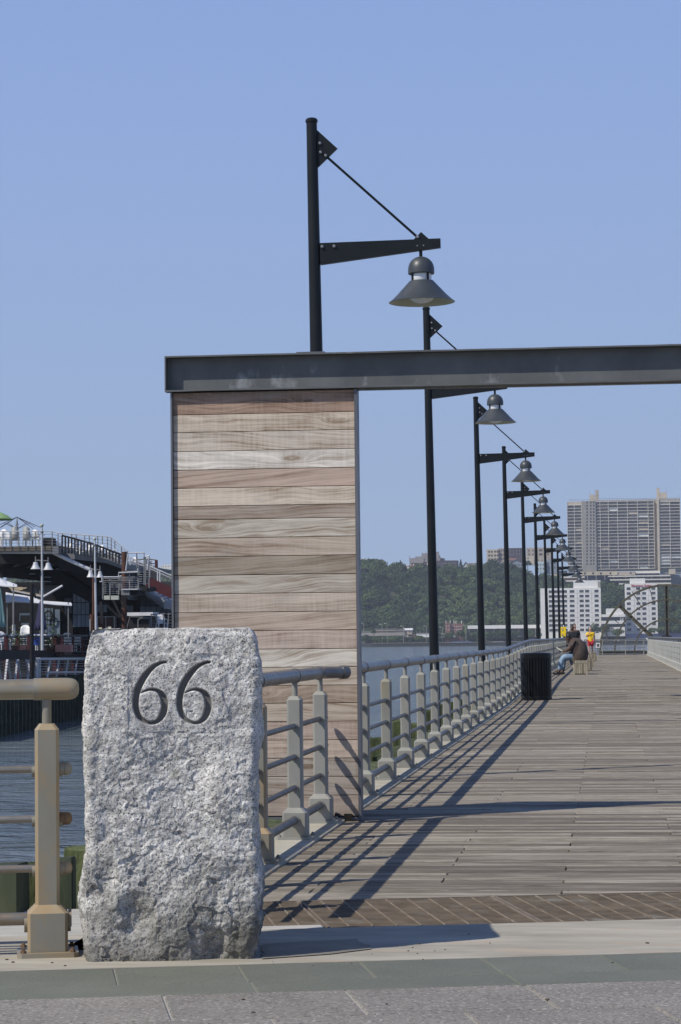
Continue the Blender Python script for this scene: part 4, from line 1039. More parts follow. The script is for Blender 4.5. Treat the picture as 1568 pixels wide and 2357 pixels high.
# yellow box on a lamp pole
yb_ = 22.95 + 14.1 * 8 - .22
r = thing('call_box', 'bright yellow box hanging on a far lamp pole above the railing', 'box', tuple(W(1297, 1453, yb_)))
part(MB().pbox(1290.8, 1442.5, 1303.6, 1465, yb_, .12), 'case', M['yellow'], r, smooth=False)
part(MB().pbox(1297, 1444, 1302.6, 1463.5, yb_ - .02, .019), 'door', M['yellow'], r, smooth=False)
for q_ in ((1445, 1451), (1458, 1463)): part(MB().pbox(1293.5, q_[0], 1296.3, q_[1], yb_ - .03, .029), 'latch', M['bench'], r, smooth=False)
part(MB().pbox(1296.4, 1438.5, 1298.4, 1442.3, yb_, .06), 'beacon', M['white'], r, smooth=False)

# railing across the end of the pier, sign, wheel
ye = YEND + .6
r = thing('end_railing', 'thin horizontal bar railing across the far end of the pier', 'railing', tuple(W(1410, 1505, ye)), 'steel railings')
struct(MB().box(-3.0, 6.0, YEND, YEND + 1.4, -.8, dz(YEND) - .01), 'pier_end', M['concrete'], None, False)
for py_ in (1471.5, 1483.5, 1490.5, 1496.5, 1503): part(MB().tube([W(1344, py_ + 1.2, ye), W(1486, py_ - .3, ye)], .022 if py_ > 1472 else .035, 8), 'rail', M['rail_pipe'], r)
for px in (1352, 1387, 1440, 1482): part(MB().bar(W(px, 1507, ye), W(px, 1471, ye), .05, .05), 'post', M['rail_post'], r)
r = thing('framed_sign', 'small white framed sign on a post at the end of the pier', 'sign', tuple(W(1376.5, 1506, ye - 1)))
part(MB().pbox(1372, 1479, 1381.3, 1490.3, ye - 1, .03), 'panel', M['white'], r, smooth=False)
part(MB().pbox(1374, 1481.3, 1379.4, 1488, ye - 1.01, .009), 'print', M['rail_dark'], r, smooth=False)
part(MB().bar(W(1376.7, 1506, ye - .97), W(1376.7, 1490, ye - .97), .04, .03), 'post', M['rail_dark'], r)
M['wheel'] = proc('wheel_steel', (0.055, 0.050, 0.034), (0.13, 0.12, 0.085), 2.5, rough=0.7)
YH = 166.0; hc = W(1537, 1501, YH); pm_ = F / YH / 1.0
wh = thing('water_wheel', 'large rusty steel wheel with three concentric rims rising beyond the pier end', 'wheel', tuple(hc))
def ringmb(R, w, d):
    mb = MB(); n = 96; vs = []; fs = []
    for i in range(n):
        an = 2 * math.pi * i / n; u = Vector((math.cos(an), 0, math.sin(an)))
        for (r_, dy) in ((R - w, -d), (R + w, -d), (R + w, d), (R - w, d)): vs.append(hc + u * r_ + Vector((0, dy, 0)))
    for i in range(n):
        j = (i + 1) % n
        for k in range(4): fs.append((4 * i + k, 4 * i + (k + 1) % 4, 4 * j + (k + 1) % 4, 4 * j + k))
    return mb.add(vs, fs)
for R, w in ((153 / pm_, .075), (119.5 / pm_, .055), (75 / pm_, .055)): part(ringmb(R, w, .12), 'rim', M['wheel'], wh)
part(MB().tube([hc + Vector((0, -.35, 0)), hc + Vector((0, .35, 0))], .45, 24), 'hub', M['wheel'], wh)
for k in range(8):
    an = rad(90 + 45 * k); u = Vector((math.cos(an), 0, math.sin(an))); R = 153 / pm_
    if k % 2 == 0 or True:
        sp = MB(); nn = Vector((-u.z, 0, u.x)); wd = .10
        sp.bar(hc + u * .4, hc + u * (R - .08), .16, .10, (0, 1, 0))
        for s_ in (-1, 1): sp.bar(hc + u * .4 + nn * s_ * .10, hc + u * (R - .08) + nn * s_ * .10, .045, .30, (0, 1, 0))
        part(sp, 'spoke', M['wheel'], wh)
for (a, b, c, d) in ((1455.5, 1361, 1478, 1399), (1494, 1349, 1505.5, 1388.5), (1415.5, 1427.5, 1425, 1434)):
    part(MB().tube([W(a, b, YH), W(c, d, YH)], .03, 6), 'tie_rod', M['wheel'], wh)
struct(MB().box(hc.x - 7, hc.x + 9, YH - 2.5, YH - 1.6, -3.4, -.1), 'wheel_dock', M['timber_dark'], None, False)
part(MB().pbox(1524, 1462.5, 1546, 1470, YH - .6, 1.2), 'bearing_block', M['under'], wh)

# ------------------------------------------------------------------ far shore: land, hill, trees, buildings
M['foliage'] = None
t = NT('foliage'); a_ = t.n('ShaderNodeAttribute', attribute_name='tint')
cr = t.n('ShaderNodeValToRGB'); t.l(a_.outputs['Fac'], cr.inputs[0]); el = cr.color_ramp.elements
el[0].position = 0; el[0].color = (.022, .042, .020, 1); el[1].position = 1; el[1].color = (.15, .19, .055, 1)
e = el.new(.5); e.color = (.060, .098, .034, 1)
M['foliage'] = t.out(cr.outputs[0], 0.8, 0, None, 0.2)
M['bark'] = proc('bark', (.05, .04, .03), (.10, .085, .06), 4, rough=.9)
M['soil'] = proc('wooded_ground', (.035, .045, .02), (.07, .075, .04), .05, rough=.95)
M['flat'] = proc('shore_land', (.16, .15, .12), (.26, .25, .21), .05, rough=.95)
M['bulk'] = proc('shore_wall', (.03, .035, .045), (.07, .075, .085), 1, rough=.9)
M['h_white'] = proc('hotel_panels', (.66, .65, .62), (.78, .77, .74), .15, rough=.7)
M['cream'] = proc('cream_brick', (.46, .40, .31), (.58, .51, .40), .3, rough=.85)
M['tan'] = proc('tan_wall', (.34, .29, .23), (.44, .38, .31), .3, rough=.85)
M['brick'] = proc('brick_red', (.16, .08, .07), (.24, .12, .10), .5, rough=.85)
M['brick_p'] = proc('brick_plum', (.055, .045, .06), (.085, .07, .09), .5, rough=.85)
M['grey_r'] = proc('slate_roof', (.13, .12, .125), (.19, .18, .18), .5, rough=.8)
M['grey_w'] = proc('grey_masonry', (.26, .245, .225), (.33, .315, .285), .3, rough=.8)
M['tower_g'] = proc('tower_glazing', (.060, .057, .060), (.135, .125, .12), .35, rough=.3, rnd=.45, detail=3)
M['tower_b'] = proc('tower_blinds', (.45, .48, .47), (.7, .72, .70), .5, rough=.5, rnd=.2)
M['slab'] = proc('balcony_slab', (.62, .59, .53), (.76, .73, .66), .5, rough=.8)
M['blue_h'] = proc('pale_blue_siding', (.40, .50, .54), (.52, .62, .66), .5, rough=.7)
M['bluegrey'] = proc('blue_grey_siding', (.20, .24, .28), (.28, .32, .36), .5, rough=.7)
M['sign_red'] = proc('red_letters', (.40, .03, .04), (.48, .04, .05), 2, rough=.5)
M['navy'] = proc('navy_hoarding', (.02, .03, .09), (.03, .045, .13), .3, rough=.6)
M['tarp'] = proc('blue_roof', (.05, .13, .38), (.07, .17, .45), .3, rough=.6)

HX = lambda px, Y: W(px, 1470, Y).x
crest = [(-200, 1318), (300, 1316), (400, 1312), (600, 1300), (830, 1290), (880, 1291), (905, 1303), (930, 1302), (960, 1304), (1000, 1300), (1040, 1308), (1070, 1312), (1100, 1314), (1120, 1304), (1150, 1300), (1180, 1308),
         (1220, 1318), (1260, 1322), (1300, 1333), (1340, 1344), (1400, 1347), (1440, 1356), (1568, 1354), (1900, 1352), (2600, 1350)]
YF, YC = 1715.0, 1885.0
def crest_z(x):
    px = 1398 + x / YC * F; py = np.interp(px, [c[0] for c in crest], [c[1] for c in crest])
    return (1467 - .0105 * (px - 1398) - py) / F * YC * 1.004 + EYE - 5.5
def hill_z(x, Y):
    k = np.clip((Y - YF) / (YC - YF), 0, 1); k = k * k * (3 - 2 * k) * .4 + k * .6
    return -1.6 + (crest_z(x) + 1.6) * k
xs = np.linspace(-1300, 700, 120); yy = np.concatenate([np.linspace(YF, YC + 8, 26), [1960, 2200, 3000]])
vs = []; fs = []
for Y in yy:
    hx = hill_z(xs, np.full_like(xs, Y))
    for x, z in zip(xs, hx): vs.append((x * 1.0, Y, float(z)))
nx_ = len(xs)
for j in range(len(yy) - 1):
    for i in range(nx_ - 1): a = j * nx_ + i; fs.append((a, a + 1, a + nx_ + 1, a + nx_))
struct(MB().add(vs, fs), 'hill', M['soil'])
YB = 1598.0
struct(MB().box(-1300, 700, YB + 1, YF + 2, -6, -1.55), 'shore_flat', M['flat'], None, False)
struct(MB().box(-1300, 700, YF, 3000, -6, -1.7), 'land', M['soil'], None, False)

def blob_tree(n, c, rx, rz, tint, seed, leaf, core=True):
    """returns (verts n*4,3), tint per vertex: small leaf-cluster faces over lumpy sub-crowns"""
    g = np.random.default_rng(seed); nb = 13
    d = g.normal(size=(nb, 3)); d /= np.linalg.norm(d, axis=1)[:, None]; d[:, 2] = np.abs(d[:, 2]) * 1.1 - .35
    bc = d * np.array([rx * .62, rx * .62, rz * .62]); br = g.uniform(.30, .50, nb) * rx; bt = g.uniform(-.16, .16, nb)
    w = g.integers(0, nb, n); u = g.normal(size=(n, 3)); u /= np.linalg.norm(u, axis=1)[:, None]
    p = bc[w] + u * br[w][:, None] * g.uniform(.75, 1.05, n)[:, None] * np.array([1, 1, .85])
    nrm = u + g.normal(size=(n, 3)) * .45; nrm /= np.linalg.norm(nrm, axis=1)[:, None]
    a = np.cross(nrm, g.normal(size=(n, 3))); a /= np.linalg.norm(a, axis=1)[:, None]; b = np.cross(nrm, a)
    s1 = leaf * g.uniform(.6, 1.3, n)[:, None]; s2 = leaf * g.uniform(.5, 1.1, n)[:, None]
    q = np.stack([p - a * s1 - b * s2 * .6, p + a * s1 * .8 - b * s2, p + a * s1 + b * s2 * .7, p - a * s1 * .7 + b * s2], 1) + np.array(c)
    tn = np.clip(tint + bt[w] + g.normal(size=n) * .10, 0, 1)
    return q, tn
def leafmesh(name, Q, T, mat_, origin=(0, 0, 0)):
    n = len(Q); V = (Q.reshape(-1, 3) - np.array(origin)).astype(np.float32)
    me = bpy.data.meshes.new(name); me.vertices.add(4 * n); me.vertices.foreach_set('co', V.ravel())
    me.loops.add(4 * n); me.loops.foreach_set('vertex_index', np.arange(4 * n, dtype=np.int32)); me.polygons.add(n)
    me.polygons.foreach_set('loop_start', np.arange(0, 4 * n, 4, dtype=np.int32)); me.update(calc_edges=True)
    at = me.attributes.new('tint', 'FLOAT', 'POINT'); at.data.foreach_set('value', np.repeat(T, 4).astype(np.float32)); me.materials.append(mat_)
    return me
Qs, Ts = [], []; k = 0
def scatter(x0, x1, n, leafn, leaf):
    global k
    for _ in range(n):
        x = random.uniform(x0, x1); Y = YF - 6 + (YC - YF + 8) * random.random() ** .9; z = float(hill_z(np.array([x]), np.array([Y]))[0])
        r_ = random.uniform(3.0, 9.0) * (1.15 if Y < YF + 60 else 1)
        big = float(vnoise(np.array([[x / 38, Y / 38, .5]]), 4)[0]); tint = .10 + .75 * big * big + random.uniform(-.16, .30)
        q, tn = blob_tree(int(leafn * (r_ / 5) ** 1.6), (x, Y, z + r_ * .45), r_, r_ * random.uniform(.75, 1.15), max(.02, tint), 1000 + k, leaf); k += 1
        Qs.append(q); Ts.append(tn)
scatter(HX(800, 1800), HX(1640, 1800), 820, 430, .62)
scatter(HX(-150, 1800), HX(800, 1800), 420, 130, 1.1)
Q = np.concatenate(Qs); T = np.concatenate(Ts)
wd_ = bpy.data.objects.new('hillside_wood', leafmesh('hillside_wood', Q, T, M['foliage'])); COL.objects.link(wd_)
wd_['kind'] = 'stuff'; wd_['label'] = 'dense green wood covering the steep hillside across the river'; wd_['category'] = 'wood'

# trees that can be told apart
def tree(px, pbot, ptop, wpx, Y, label, tint=.4, conifer=False, group='separate trees on the far shore', z0=None, leaf=.42):
    b = W(px, pbot, Y); tp = W(px, ptop, Y); h = tp.z - b.z; w = wpx / F * Y / 2; seed = int(px * 7 + ptop)
    r = thing('conifer_tree' if conifer else 'broadleaf_tree', label, 'tree', tuple(b), group)
    part(MB().tube([b + Vector((0, 0, -.5)), b + Vector((.1, 0, h * .45)), b + Vector((0, 0, h * .8))], 0, 8, True, [h * .035 + .1, h * .025 + .06, .05]), 'trunk', M['bark'], r)
    if conifer:
        g = np.random.default_rng(seed); n = 700; hh = g.random(n) ** .8; rr_ = w * (1 - hh) * g.uniform(.7, 1.1, n); an = g.uniform(0, 6.283, n)
        p = np.stack([rr_ * np.cos(an), rr_ * np.sin(an), h * (.1 + .9 * hh)], 1) + np.array(b)
        a = np.stack([np.cos(an), np.sin(an), -.5 + 0 * an], 1); c = np.cross(a, g.normal(size=(n, 3))); c /= np.linalg.norm(c, axis=1)[:, None]
        q = np.stack([p - a * leaf, p - c * leaf * .6, p + a * leaf * .8, p + c * leaf * .6], 1); tn = np.clip(tint + g.normal(size=n) * .08, 0, 1)
    else:
        q, tn = blob_tree(900, (b.x, Y, b.z + h * .58), w, h * .5, tint, seed, leaf)
    me = leafmesh('crown', q, tn, M['foliage'], tuple(b)); o = bpy.data.objects.new('crown', me); COL.objects.link(o); o.parent = r
    return r
tree(922, 1312, 1289, 13, 1880, 'tall pointed conifer on the ridge left of the church', .10, True)
tree(1061, 1318, 1287, 15, 1880, 'dark conifer on the ridge right of the plum brick block', .05, True)
tree(1137, 1330, 1284, 40, 1878, 'large round dark tree under the cream apartment block', .08)
tree(1190, 1345, 1320, 24, 1870, 'green tree below the gabled house', .3)
tree(1215, 1310, 1289, 18, 1876, 'tree between the gabled house and the pale blue house', .15)
for i, (px, pb, ptp, wp, tn, lb) in enumerate(((843, 1480, 1460, 22, .25, 'bushy tree at the foot of the shore by the wall panel'), (870, 1478, 1466, 22, .55, 'pale scrubby tree on the left shore'),
        (861, 1462, 1448, 12, .12, 'small dark tree by the grey sheds'), (905, 1477, 1467, 26, .6, 'yellowish scrubby tree behind the shore wall'), (965, 1477, 1462, 24, .5, 'scrubby tree behind the second lamp pole'),
        (1010, 1474, 1455, 22, .3, 'tree in front of the low white shed'), (1036, 1476, 1452, 30, .35, 'tree below the red brick building'), (1062, 1474, 1449, 26, .22, 'tree right of the red brick building'),
        (1095, 1474, 1451, 30, .3, 'tree under the long white building beside the third lamp'), (1128, 1474, 1450, 28, .42, 'tree behind the parked white cars'), (1156, 1474, 1448, 30, .3, 'tree left of the fourth lamp pole'),
        (1186, 1474, 1450, 28, .22, 'tree right of the fourth lamp pole'), (1222, 1474, 1446, 24, .5, 'loose tree at the corner of the tall hotel'), (1240, 1472, 1452, 16, .45, 'small loose tree against the tall hotel'),
        (1368, 1472, 1432, 34, .42, 'green tree behind the walking man'), (1397, 1470, 1432, 36, .12, 'dark tree between the two hotel blocks'), (1425, 1468, 1446, 30, .55, 'pale tree inside the outer wheel rim'),
        (1500, 1464, 1444, 22, .62, 'yellowish tree inside the inner wheel rim'), (1522, 1462, 1440, 24, .6, 'yellowish tree left of the wheel post'), (1556, 1462, 1440, 26, .6, 'yellowish tree right of the wheel post'))):
    tree(px, pb, ptp, wp, 1640 + (i % 4) * 8, lb, tn, leaf=.36)

# shore wall with its piles
sw = struct(MB().box(-900, 420, YB, YB + 1, -3.5, -1.0), 'shore_wall', M['bulk'], None, False)
sm = MB(); x = HX(855, YB)
while x < HX(1600, YB): sm.box(x, x + .55, YB - .5, YB - .01, -3.5, -.9); x += 1.75
part(sm, 'fender_piles', M['timber_dark'], sw, kind='stuff', smooth=False)
part(MB().box(HX(855, YB), 420, YB - .6, YB + .5, -.95, -.7), 'cap_beam', M['grey_w'], sw, smooth=False)

def windows(root, me_name, mat_, wall_y, cells, depth=.25):
    """cells: list of (x0,x1,z0,z1) world; each pane a part, sharing one unit mesh per size"""
    cache = {}
    for (x0, x1, z0, z1) in cells:
        key = (round(x1 - x0, 2), round(z1 - z0, 2))
        if key not in cache:
            a, b = key; me = mkmesh(me_name, *(lambda m: (m.v, m.f))(MB().box(-a / 2, a / 2, -.04, .1, -b / 2, b / 2)), False); me.materials.append(mat_); cache[key] = me
        shared(cache[key], me_name, root, ((x0 + x1) / 2, wall_y, (z0 + z1) / 2))
def grid_wall(mb, x0, x1, z0, z1, Y, T, holes, rec=.45):
    """a wall front built with real window openings: piers and spandrels round the holes"""
    xs_ = sorted(set([h[0] for h in holes] + [h[1] for h in holes])); zs_ = sorted(set([h[2] for h in holes] + [h[3] for h in holes]))
    mb.box(x0, x1, Y + rec, Y + T, z0, z1)
    xl = [x0] + xs_ + [x1]; zl = [z0] + zs_ + [z1]
    def hole(cx, cz): return any(h[0] < cx < h[1] and h[2] < cz < h[3] for h in holes)
    for j in range(len(zl) - 1):
        run = None
        for i in range(len(xl) - 1):
            cx = (xl[i] + xl[i + 1]) / 2; cz = (zl[j] + zl[j + 1]) / 2
            if not hole(cx, cz):
                if run is None: run = [xl[i], xl[i + 1]]
                else: run[1] = xl[i + 1]
            if hole(cx, cz) or i == len(xl) - 2:
                if run: mb.box(run[0], run[1], Y, Y + rec - .001, zl[j], zl[j + 1]); run = None
    return mb
def block(name, label, cat, px0, py0, px1, py1, Y, T, wall_m, cols, rows, ww, wh_, win_m, group=None, base=-1.6, frames=False):
    """cols, rows: picture x and y of the window centres; ww, wh_: window size in picture units"""
    a = W(px0, (py0 + py1) / 2, Y); b = W(px1, (py0 + py1) / 2, Y); z1 = W((px0 + px1) / 2, py0, Y).z; z0 = W((px0 + px1) / 2, py1, Y).z if base is None else base
    r = thing(name, label, cat, ((a.x + b.x) / 2, Y + T / 2, z0), group); holes = []
    mx = (px0 + px1) / 2
    for cx in cols:
        cw = ww
        if isinstance(cx, tuple): cx, cw = cx
        for cy in rows:
            xa = W(cx - cw / 2, (py0 + py1) / 2, Y).x; xb = W(cx + cw / 2, (py0 + py1) / 2, Y).x
            holes.append((xa, xb, W(mx, cy + wh_ / 2, Y).z, W(mx, cy - wh_ / 2, Y).z))
    part(grid_wall(MB(), a.x, b.x, z0, z1, Y, T, holes), 'walls', wall_m, r, smooth=False)
    windows(r, 'window', win_m, Y + .28, holes)
    return r, (a.x, b.x, z0, z1)
Yh = 1668.0
rA = [1361 + 11.1 * k for k in range(9)]
r, (xa, xb, z0, z1) = block('waterfront_hotel', 'tall white hotel block behind the far lamp poles', 'hotel', 1244.5, 1353, 1383.6, 1464, Yh, 40, M['h_white'],
      [1268.5, 1280.5, 1292, (1302.5, 7), (1317.5, 11), 1339.5, 1352.5, 1374], rA, 9.6, 6.2, M['glass_dark'])
part(MB().pbox(1320, 1335.5, 1382.5, 1352.8, Yh + 1.5, 14), 'penthouse', M['h_white'], r, smooth=False)
part(MB().pbox(1376, 1337.5, 1382, 1352.5, Yh + 1.0, .4), 'louvre', M['grey_w'], r, smooth=False)
for px in (1256.5, 1329.5, 1362.5): part(MB().pbox(px, 1357, px + .5, 1463, Yh - .06, .05), 'wall_joint', M['grey_w'], r, smooth=False)
for q_ in rA: part(MB().pbox(1257, q_ + 4.5, 1383, q_ + 4.9, Yh - .05, .04), 'wall_joint', M['grey_w'], r, smooth=False)
bb_ = MB(); 
rB = [1354.4, 1365.4, 1376.8, 1388.7, 1400.6, 1412.3, 1424, 1435.8, 1448.5]
r, _q = block('waterfront_hotel', 'narrower white hotel block with red lettering at its top', 'hotel', 1439.7, 1343, 1513.9, 1458, Yh + 14, 30, M['h_white'], [1447.9, 1469.9, 1483.5, 1504.9], rB, 9.2, 6.4, M['glass_dark'])
part(MB().pbox(1450, 1331, 1485, 1342.8, Yh + 16, 12), 'penthouse', M['h_white'], r, smooth=False)
for q_ in rB: part(MB().pbox(1440, q_ + 4.9, 1513.5, q_ + 5.3, Yh + 13.95, .04), 'wall_joint', M['grey_w'], r, smooth=False)
for px in (1460.5, 1476.7, 1493.6): part(MB().pbox(px, 1347, px + .5, 1457, Yh + 13.94, .05), 'wall_joint', M['grey_w'], r, smooth=False)
tc = bpy.data.curves.new('lettering', 'FONT'); tc.body = 'Sheraton Suites'; tc.extrude = .1; tc.offset = .015
to = bpy.data.objects.new('lettering_tmp', tc); COL.objects.link(to); dg = bpy.context.evaluated_depsgraph_get(); dg.update()
tm = bpy.data.meshes.new_from_object(to.evaluated_get(dg)); bpy.data.objects.remove(to)
vx = np.array([v.co for v in tm.vertices]); p0 = W(1453, 1347, Yh + 13.7); p1 = W(1500.5, 1347, Yh + 13.7)
sc_ = (p1.x - p0.x) / (vx[:, 0].max() - vx[:, 0].min()); zs_ = 5.4 / F * Yh / (vx[:, 1].max() - vx[:, 1].min()); L = rootloc(r)
for v in tm.vertices: v.co = Vector((p0.x + (v.co.x - vx[:, 0].min()) * sc_, Yh + 13.7 + v.co.z, W(1476, 1349.8, Yh + 13.7).z + (v.co.y - vx[:, 1].min()) * zs_)) - L
tm.materials.clear(); tm.materials.append(M['sign_red']); o = bpy.data.objects.new('lettering', tm); COL.objects.link(o); o.parent = r
# link building
r = thing('link_building', 'low white building joining the two hotel blocks', 'building', tuple(W(1412, 1455, Yh - 3)))
part(MB().pbox(1384.5, 1413.5, 1439, 1419.6, Yh - 3, 18), 'upper_band', M['h_white'], r, smooth=False)
part(MB().pbox(1395, 1400, 1436, 1413.4, Yh - 2, 14), 'upper_box', M['h_white'], r, smooth=False)
part(MB().pbox(1384.5, 1419.6, 1439, 1428.3, Yh - 2, 16), 'window_band', M['glass_dark'], r, smooth=False)
part(MB().pbox(1384.5, 1428.3, 1439, 1435.4, Yh - 3, 18), 'middle_band', M['h_white'], r, smooth=False)
part(MB().pbox(1384.5, 1435.4, 1439, 1443, Yh - 2, 16), 'window_band', M['glass_dark'], r, smooth=False)
part(MB().pbox(1384.5, 1443, 1439, 1464, Yh - 3, 18), 'lower_band', M['h_white'], r, smooth=False)
for px in (1428.5, 1433): part(MB().pbox(px, 1419.6, px + 1.6, 1428.3, Yh - 2.5, .4), 'mullion', M['h_white'], r, smooth=False)
r = solo(MB().pbox(1440, 1457.5, 1568 + 60, 1467, Yh - 8, 6), 'hoarding', M['navy'], 'long navy blue hoarding at the foot of the lettered hotel block', 'hoarding', smooth=False)
# high rise
YT = 2080.0
hr = thing('high_rise', 'huge slab apartment tower with a grid of balconies above the far cliff', 'apartment tower', tuple(W(1437, 1312, YT)))
def TX(z): return 1285.8 + z / 5.555
def TY(z): return 1116.4 + z / 5.555
part(MB().pbox(TX(116), TY(212), TX(300), TY(1110), YT + 1.5, 18), 'wing_core', M['grey_w'], hr, smooth=False)
part(MB().pbox(TX(480), TY(186), TX(1225), TY(1090), YT + 1.5, 18), 'main_core', M['grey_w'], hr, smooth=False)
part(MB().pbox(TX(1300), TY(168), TX(1562), TY(1130), YT - 5, 24), 'wing_core', M['grey_w'], hr, smooth=False)
cols_ = [TX(q_) for q_ in (366, 414, 451)]
hol = []
for cx in cols_:
    for k in range(20):
        cy = TY(222 + 41.4 * k); hol.append((W(cx - 1.7, cy, YT).x, W(cx + 1.7, cy, YT).x, W(1356, cy + 2.3, YT).z, W(1356, cy - 2.3, YT).z))
part(grid_wall(MB(), W(TX(301), 1230, YT).x, W(TX(479), 1230, YT).x, W(1356, TY(1100), YT).z, W(1356, TY(204), YT).z, YT - 2.0, 20, hol), 'service_wall', M['grey_w'], hr, smooth=False)
windows(hr, 'window', M['glass_dark'], YT - 1.7, hol)
def bays(xl, Y, y0, y1, nrow, slope):
    for j in range(nrow + 1):
        q_ = y0 + (y1 - y0) * j / nrow
        a = W(TX(xl[0]), TY(q_ + slope * 0), Y); b = W(TX(xl[-1]), TY(q_ + slope * 0), Y)
        part(MB().box(a.x, b.x, Y - .9, Y + 1.4, (a.z + b.z) / 2 - .18, (a.z + b.z) / 2 + .18), 'floor_slab', M['slab'], hr, smooth=False)
        if j < nrow:
            for i in range(len(xl) - 1):
                h_ = (y1 - y0) / nrow; bl = M['tower_b'] if random.random() < .045 else (M['tan'] if random.random() < .05 else M['tower_g'])
                mb = MB().pbox(TX(xl[i]) + .3, TY(q_) + .9, TX(xl[i + 1]) - .3, TY(q_ + h_) - .5, Y - .2 + random.uniform(0, .3), .5)
                part(mb, 'glazing', bl, hr, smooth=False)
    for x in xl:
        a = W(TX(x), TY((y0 + y1) / 2), Y); t_ = W(TX(x), TY(y0), Y); u_ = W(TX(x), TY(y1), Y)
        part(MB().box(a.x - .17, a.x + .17, Y - .95, Y + 1.4, u_.z, t_.z), 'fin', M['slab'], hr, smooth=False)
bays([116, 208, 300], YT, 255, 1070, 20, 0)
bays([482, 536, 642, 760, 886, 1014, 1150, 1224], YT, 205, 1070, 21, 0)
bays([1296, 1428, 1560], YT - 6.5, 208, 1050, 21, 0)
part(MB().pbox(TX(1228), TY(180), TX(1262), TY(1085), YT + 2, 16), 'recess_wall', M['tan'], hr, smooth=False)
part(MB().pbox(TX(1264), TY(175), TX(1292), TY(1100), YT - 8, 24), 'stair_shaft', M['cream'], hr, smooth=False)
for (a, b, c, d, mt) in ((395, 122, 472, 204, M['cream']), (474, 62, 515, 200, M['tan']), (1256, 36, 1294, 174, M['cream']), (1298, 92, 1386, 168, M['cream'])):
    part(MB().pbox(TX(a), TY(b), TX(c), TY(d), YT + 3, 10), 'roof_house', mt, hr, smooth=False)
part(MB().pbox(TX(130), TY(213), TX(300), TY(252), YT - .5, 4), 'parapet', M['cream'], hr, smooth=False)
rfr = MB()
for k in range(46): q_ = 150 + 31 * k; rfr.tube([W(TX(q_), TY(205 if q_ < 480 else 185 if q_ < 1250 else 165), YT + 1), W(TX(q_), TY(178 if q_ < 480 else 163 if q_ < 1250 else 148), YT + 1)], .12, 4)
for (a, b, c, d) in ((130, 188, 470, 182), (520, 172, 1250, 168)): rfr.tube([W(TX(a), TY(b), YT + 1), W(TX(c), TY(d), YT + 1)], .12, 4)
for (a, b, c) in ((400, 120, 70), (455, 120, 55), (1375, 92, 40), (1268, 40, 18)): rfr.tube([W(TX(a), TY(b), YT + 6), W(TX(a), TY(c), YT + 6)], .15, 4)
part(rfr, 'roof_railing', M['grey_w'], hr, kind='stuff')
# podium and terraced garage under the tower
struct(MB().pbox(1225, 1326, 1900, 1420, 2040, 30), 'cliff', M['soil'], None, False)
pg = thing('terraced_garage', 'stepped parking terraces of pale slabs under the apartment tower', 'building', tuple(W(1440, 1380, 1990)))
def bp(x0, y0, x1, y1, Y, T, mt, nm): part(MB().pbox(x0, y0, x1, y1, Y, T), nm, M[mt], pg, smooth=False)
bp(1336, 1314.5, 1421, 1323.5, 2000, 40, 'cream', 'parapet_wall'); bp(1421, 1315, 1462, 1323.5, 2001, 40, 'tan', 'parapet_wall')  # tan stretch: the shadow on the parapet is put into its colour
bp(1462, 1313.5, 1519, 1319, 2004, 30, 'slab', 'slab'); bp(1462, 1319, 1519, 1324, 2006, 28, 'glass_dark', 'opening')
bp(1541, 1309, 1555, 1321, 1990, 20, 'cream', 'stair_head')
bp(1336, 1323.5, 1545, 1334, 2003, 30, 'navy', 'opening')
bp(1400, 1324, 1545, 1326.5, 1996, 30, 'slab', 'slab'); bp(1404, 1332, 1545, 1335, 1994, 30, 'slab', 'slab'); bp(1336, 1333.5, 1400, 1340, 2006, 24, 'bluegrey', 'slab')
bp(1410, 1335, 1545, 1341, 1999, 24, 'glass_dark', 'opening'); bp(1425, 1341, 1545, 1344.5, 1993, 30, 'slab', 'slab')
bp(1425, 1344.5, 1545, 1351, 1998, 24, 'glass_dark', 'opening'); bp(1430, 1351, 1445, 1354, 1992, 30, 'slab', 'slab'); bp(1511, 1356, 1545, 1360, 1992, 20, 'slab', 'slab')
bp(1511, 1351, 1545, 1356, 1999, 14, 'glass_dark', 'opening'); bp(1511, 1360, 1545, 1372, 2000, 12, 'navy', 'opening')
for px in (1522, 1543): bp(px, 1360, px + 1.6, 1379, 1993, 1.2, 'slab', 'column')
for px in (1352, 1372, 1392, 1413, 1440, 1462, 1480, 1500, 1521, 1543): bp(px, 1323.5, px + .8, 1333.8, 1998, 1.2, 'slab', 'column')
for px in (1344, 1363, 1381, 1403, 1450): bp(px, 1317, px + 4, 1320.5, 1999.7, .25, 'glass_dark', 'vent_opening')
bp(1545, 1322, 1600, 1352, 2010, 24, 'bluegrey', 'side_wing'); 
for q_ in (1329, 1337, 1345): bp(1546, q_, 1575, q_ + 2, 2009, .8, 'grey_w', 'slab')
pl = thing('terraced_garage', 'pale slab terraces behind the far lamp poles above the tall hotel', 'building', tuple(W(1300, 1352, 1960)))
def bq(x0, y0, x1, y1, Y, T, mt, nm): part(MB().pbox(x0, y0, x1, y1, Y, T), nm, M[mt], pl, smooth=False)
bq(1259, 1326.5, 1346, 1330, 1958, 20, 'slab', 'slab'); bq(1261, 1330, 1346, 1335, 1961, 14, 'brick', 'opening'); bq(1259, 1335, 1346, 1338.5, 1957, 20, 'slab', 'slab')
bq(1261, 1338.5, 1346, 1343.5, 1961, 14, 'glass_dark', 'opening'); bq(1259, 1343.5, 1346, 1347, 1957, 20, 'slab', 'slab'); bq(1261, 1347, 1346, 1354, 1961, 14, 'glass_dark', 'opening')
bq(1272, 1315.5, 1283, 1327, 1950, 8, 'cream', 'stair_head'); bq(1284, 1313, 1306, 1326.4, 1962, 8, 'glass_dark', 'glazed_floor')

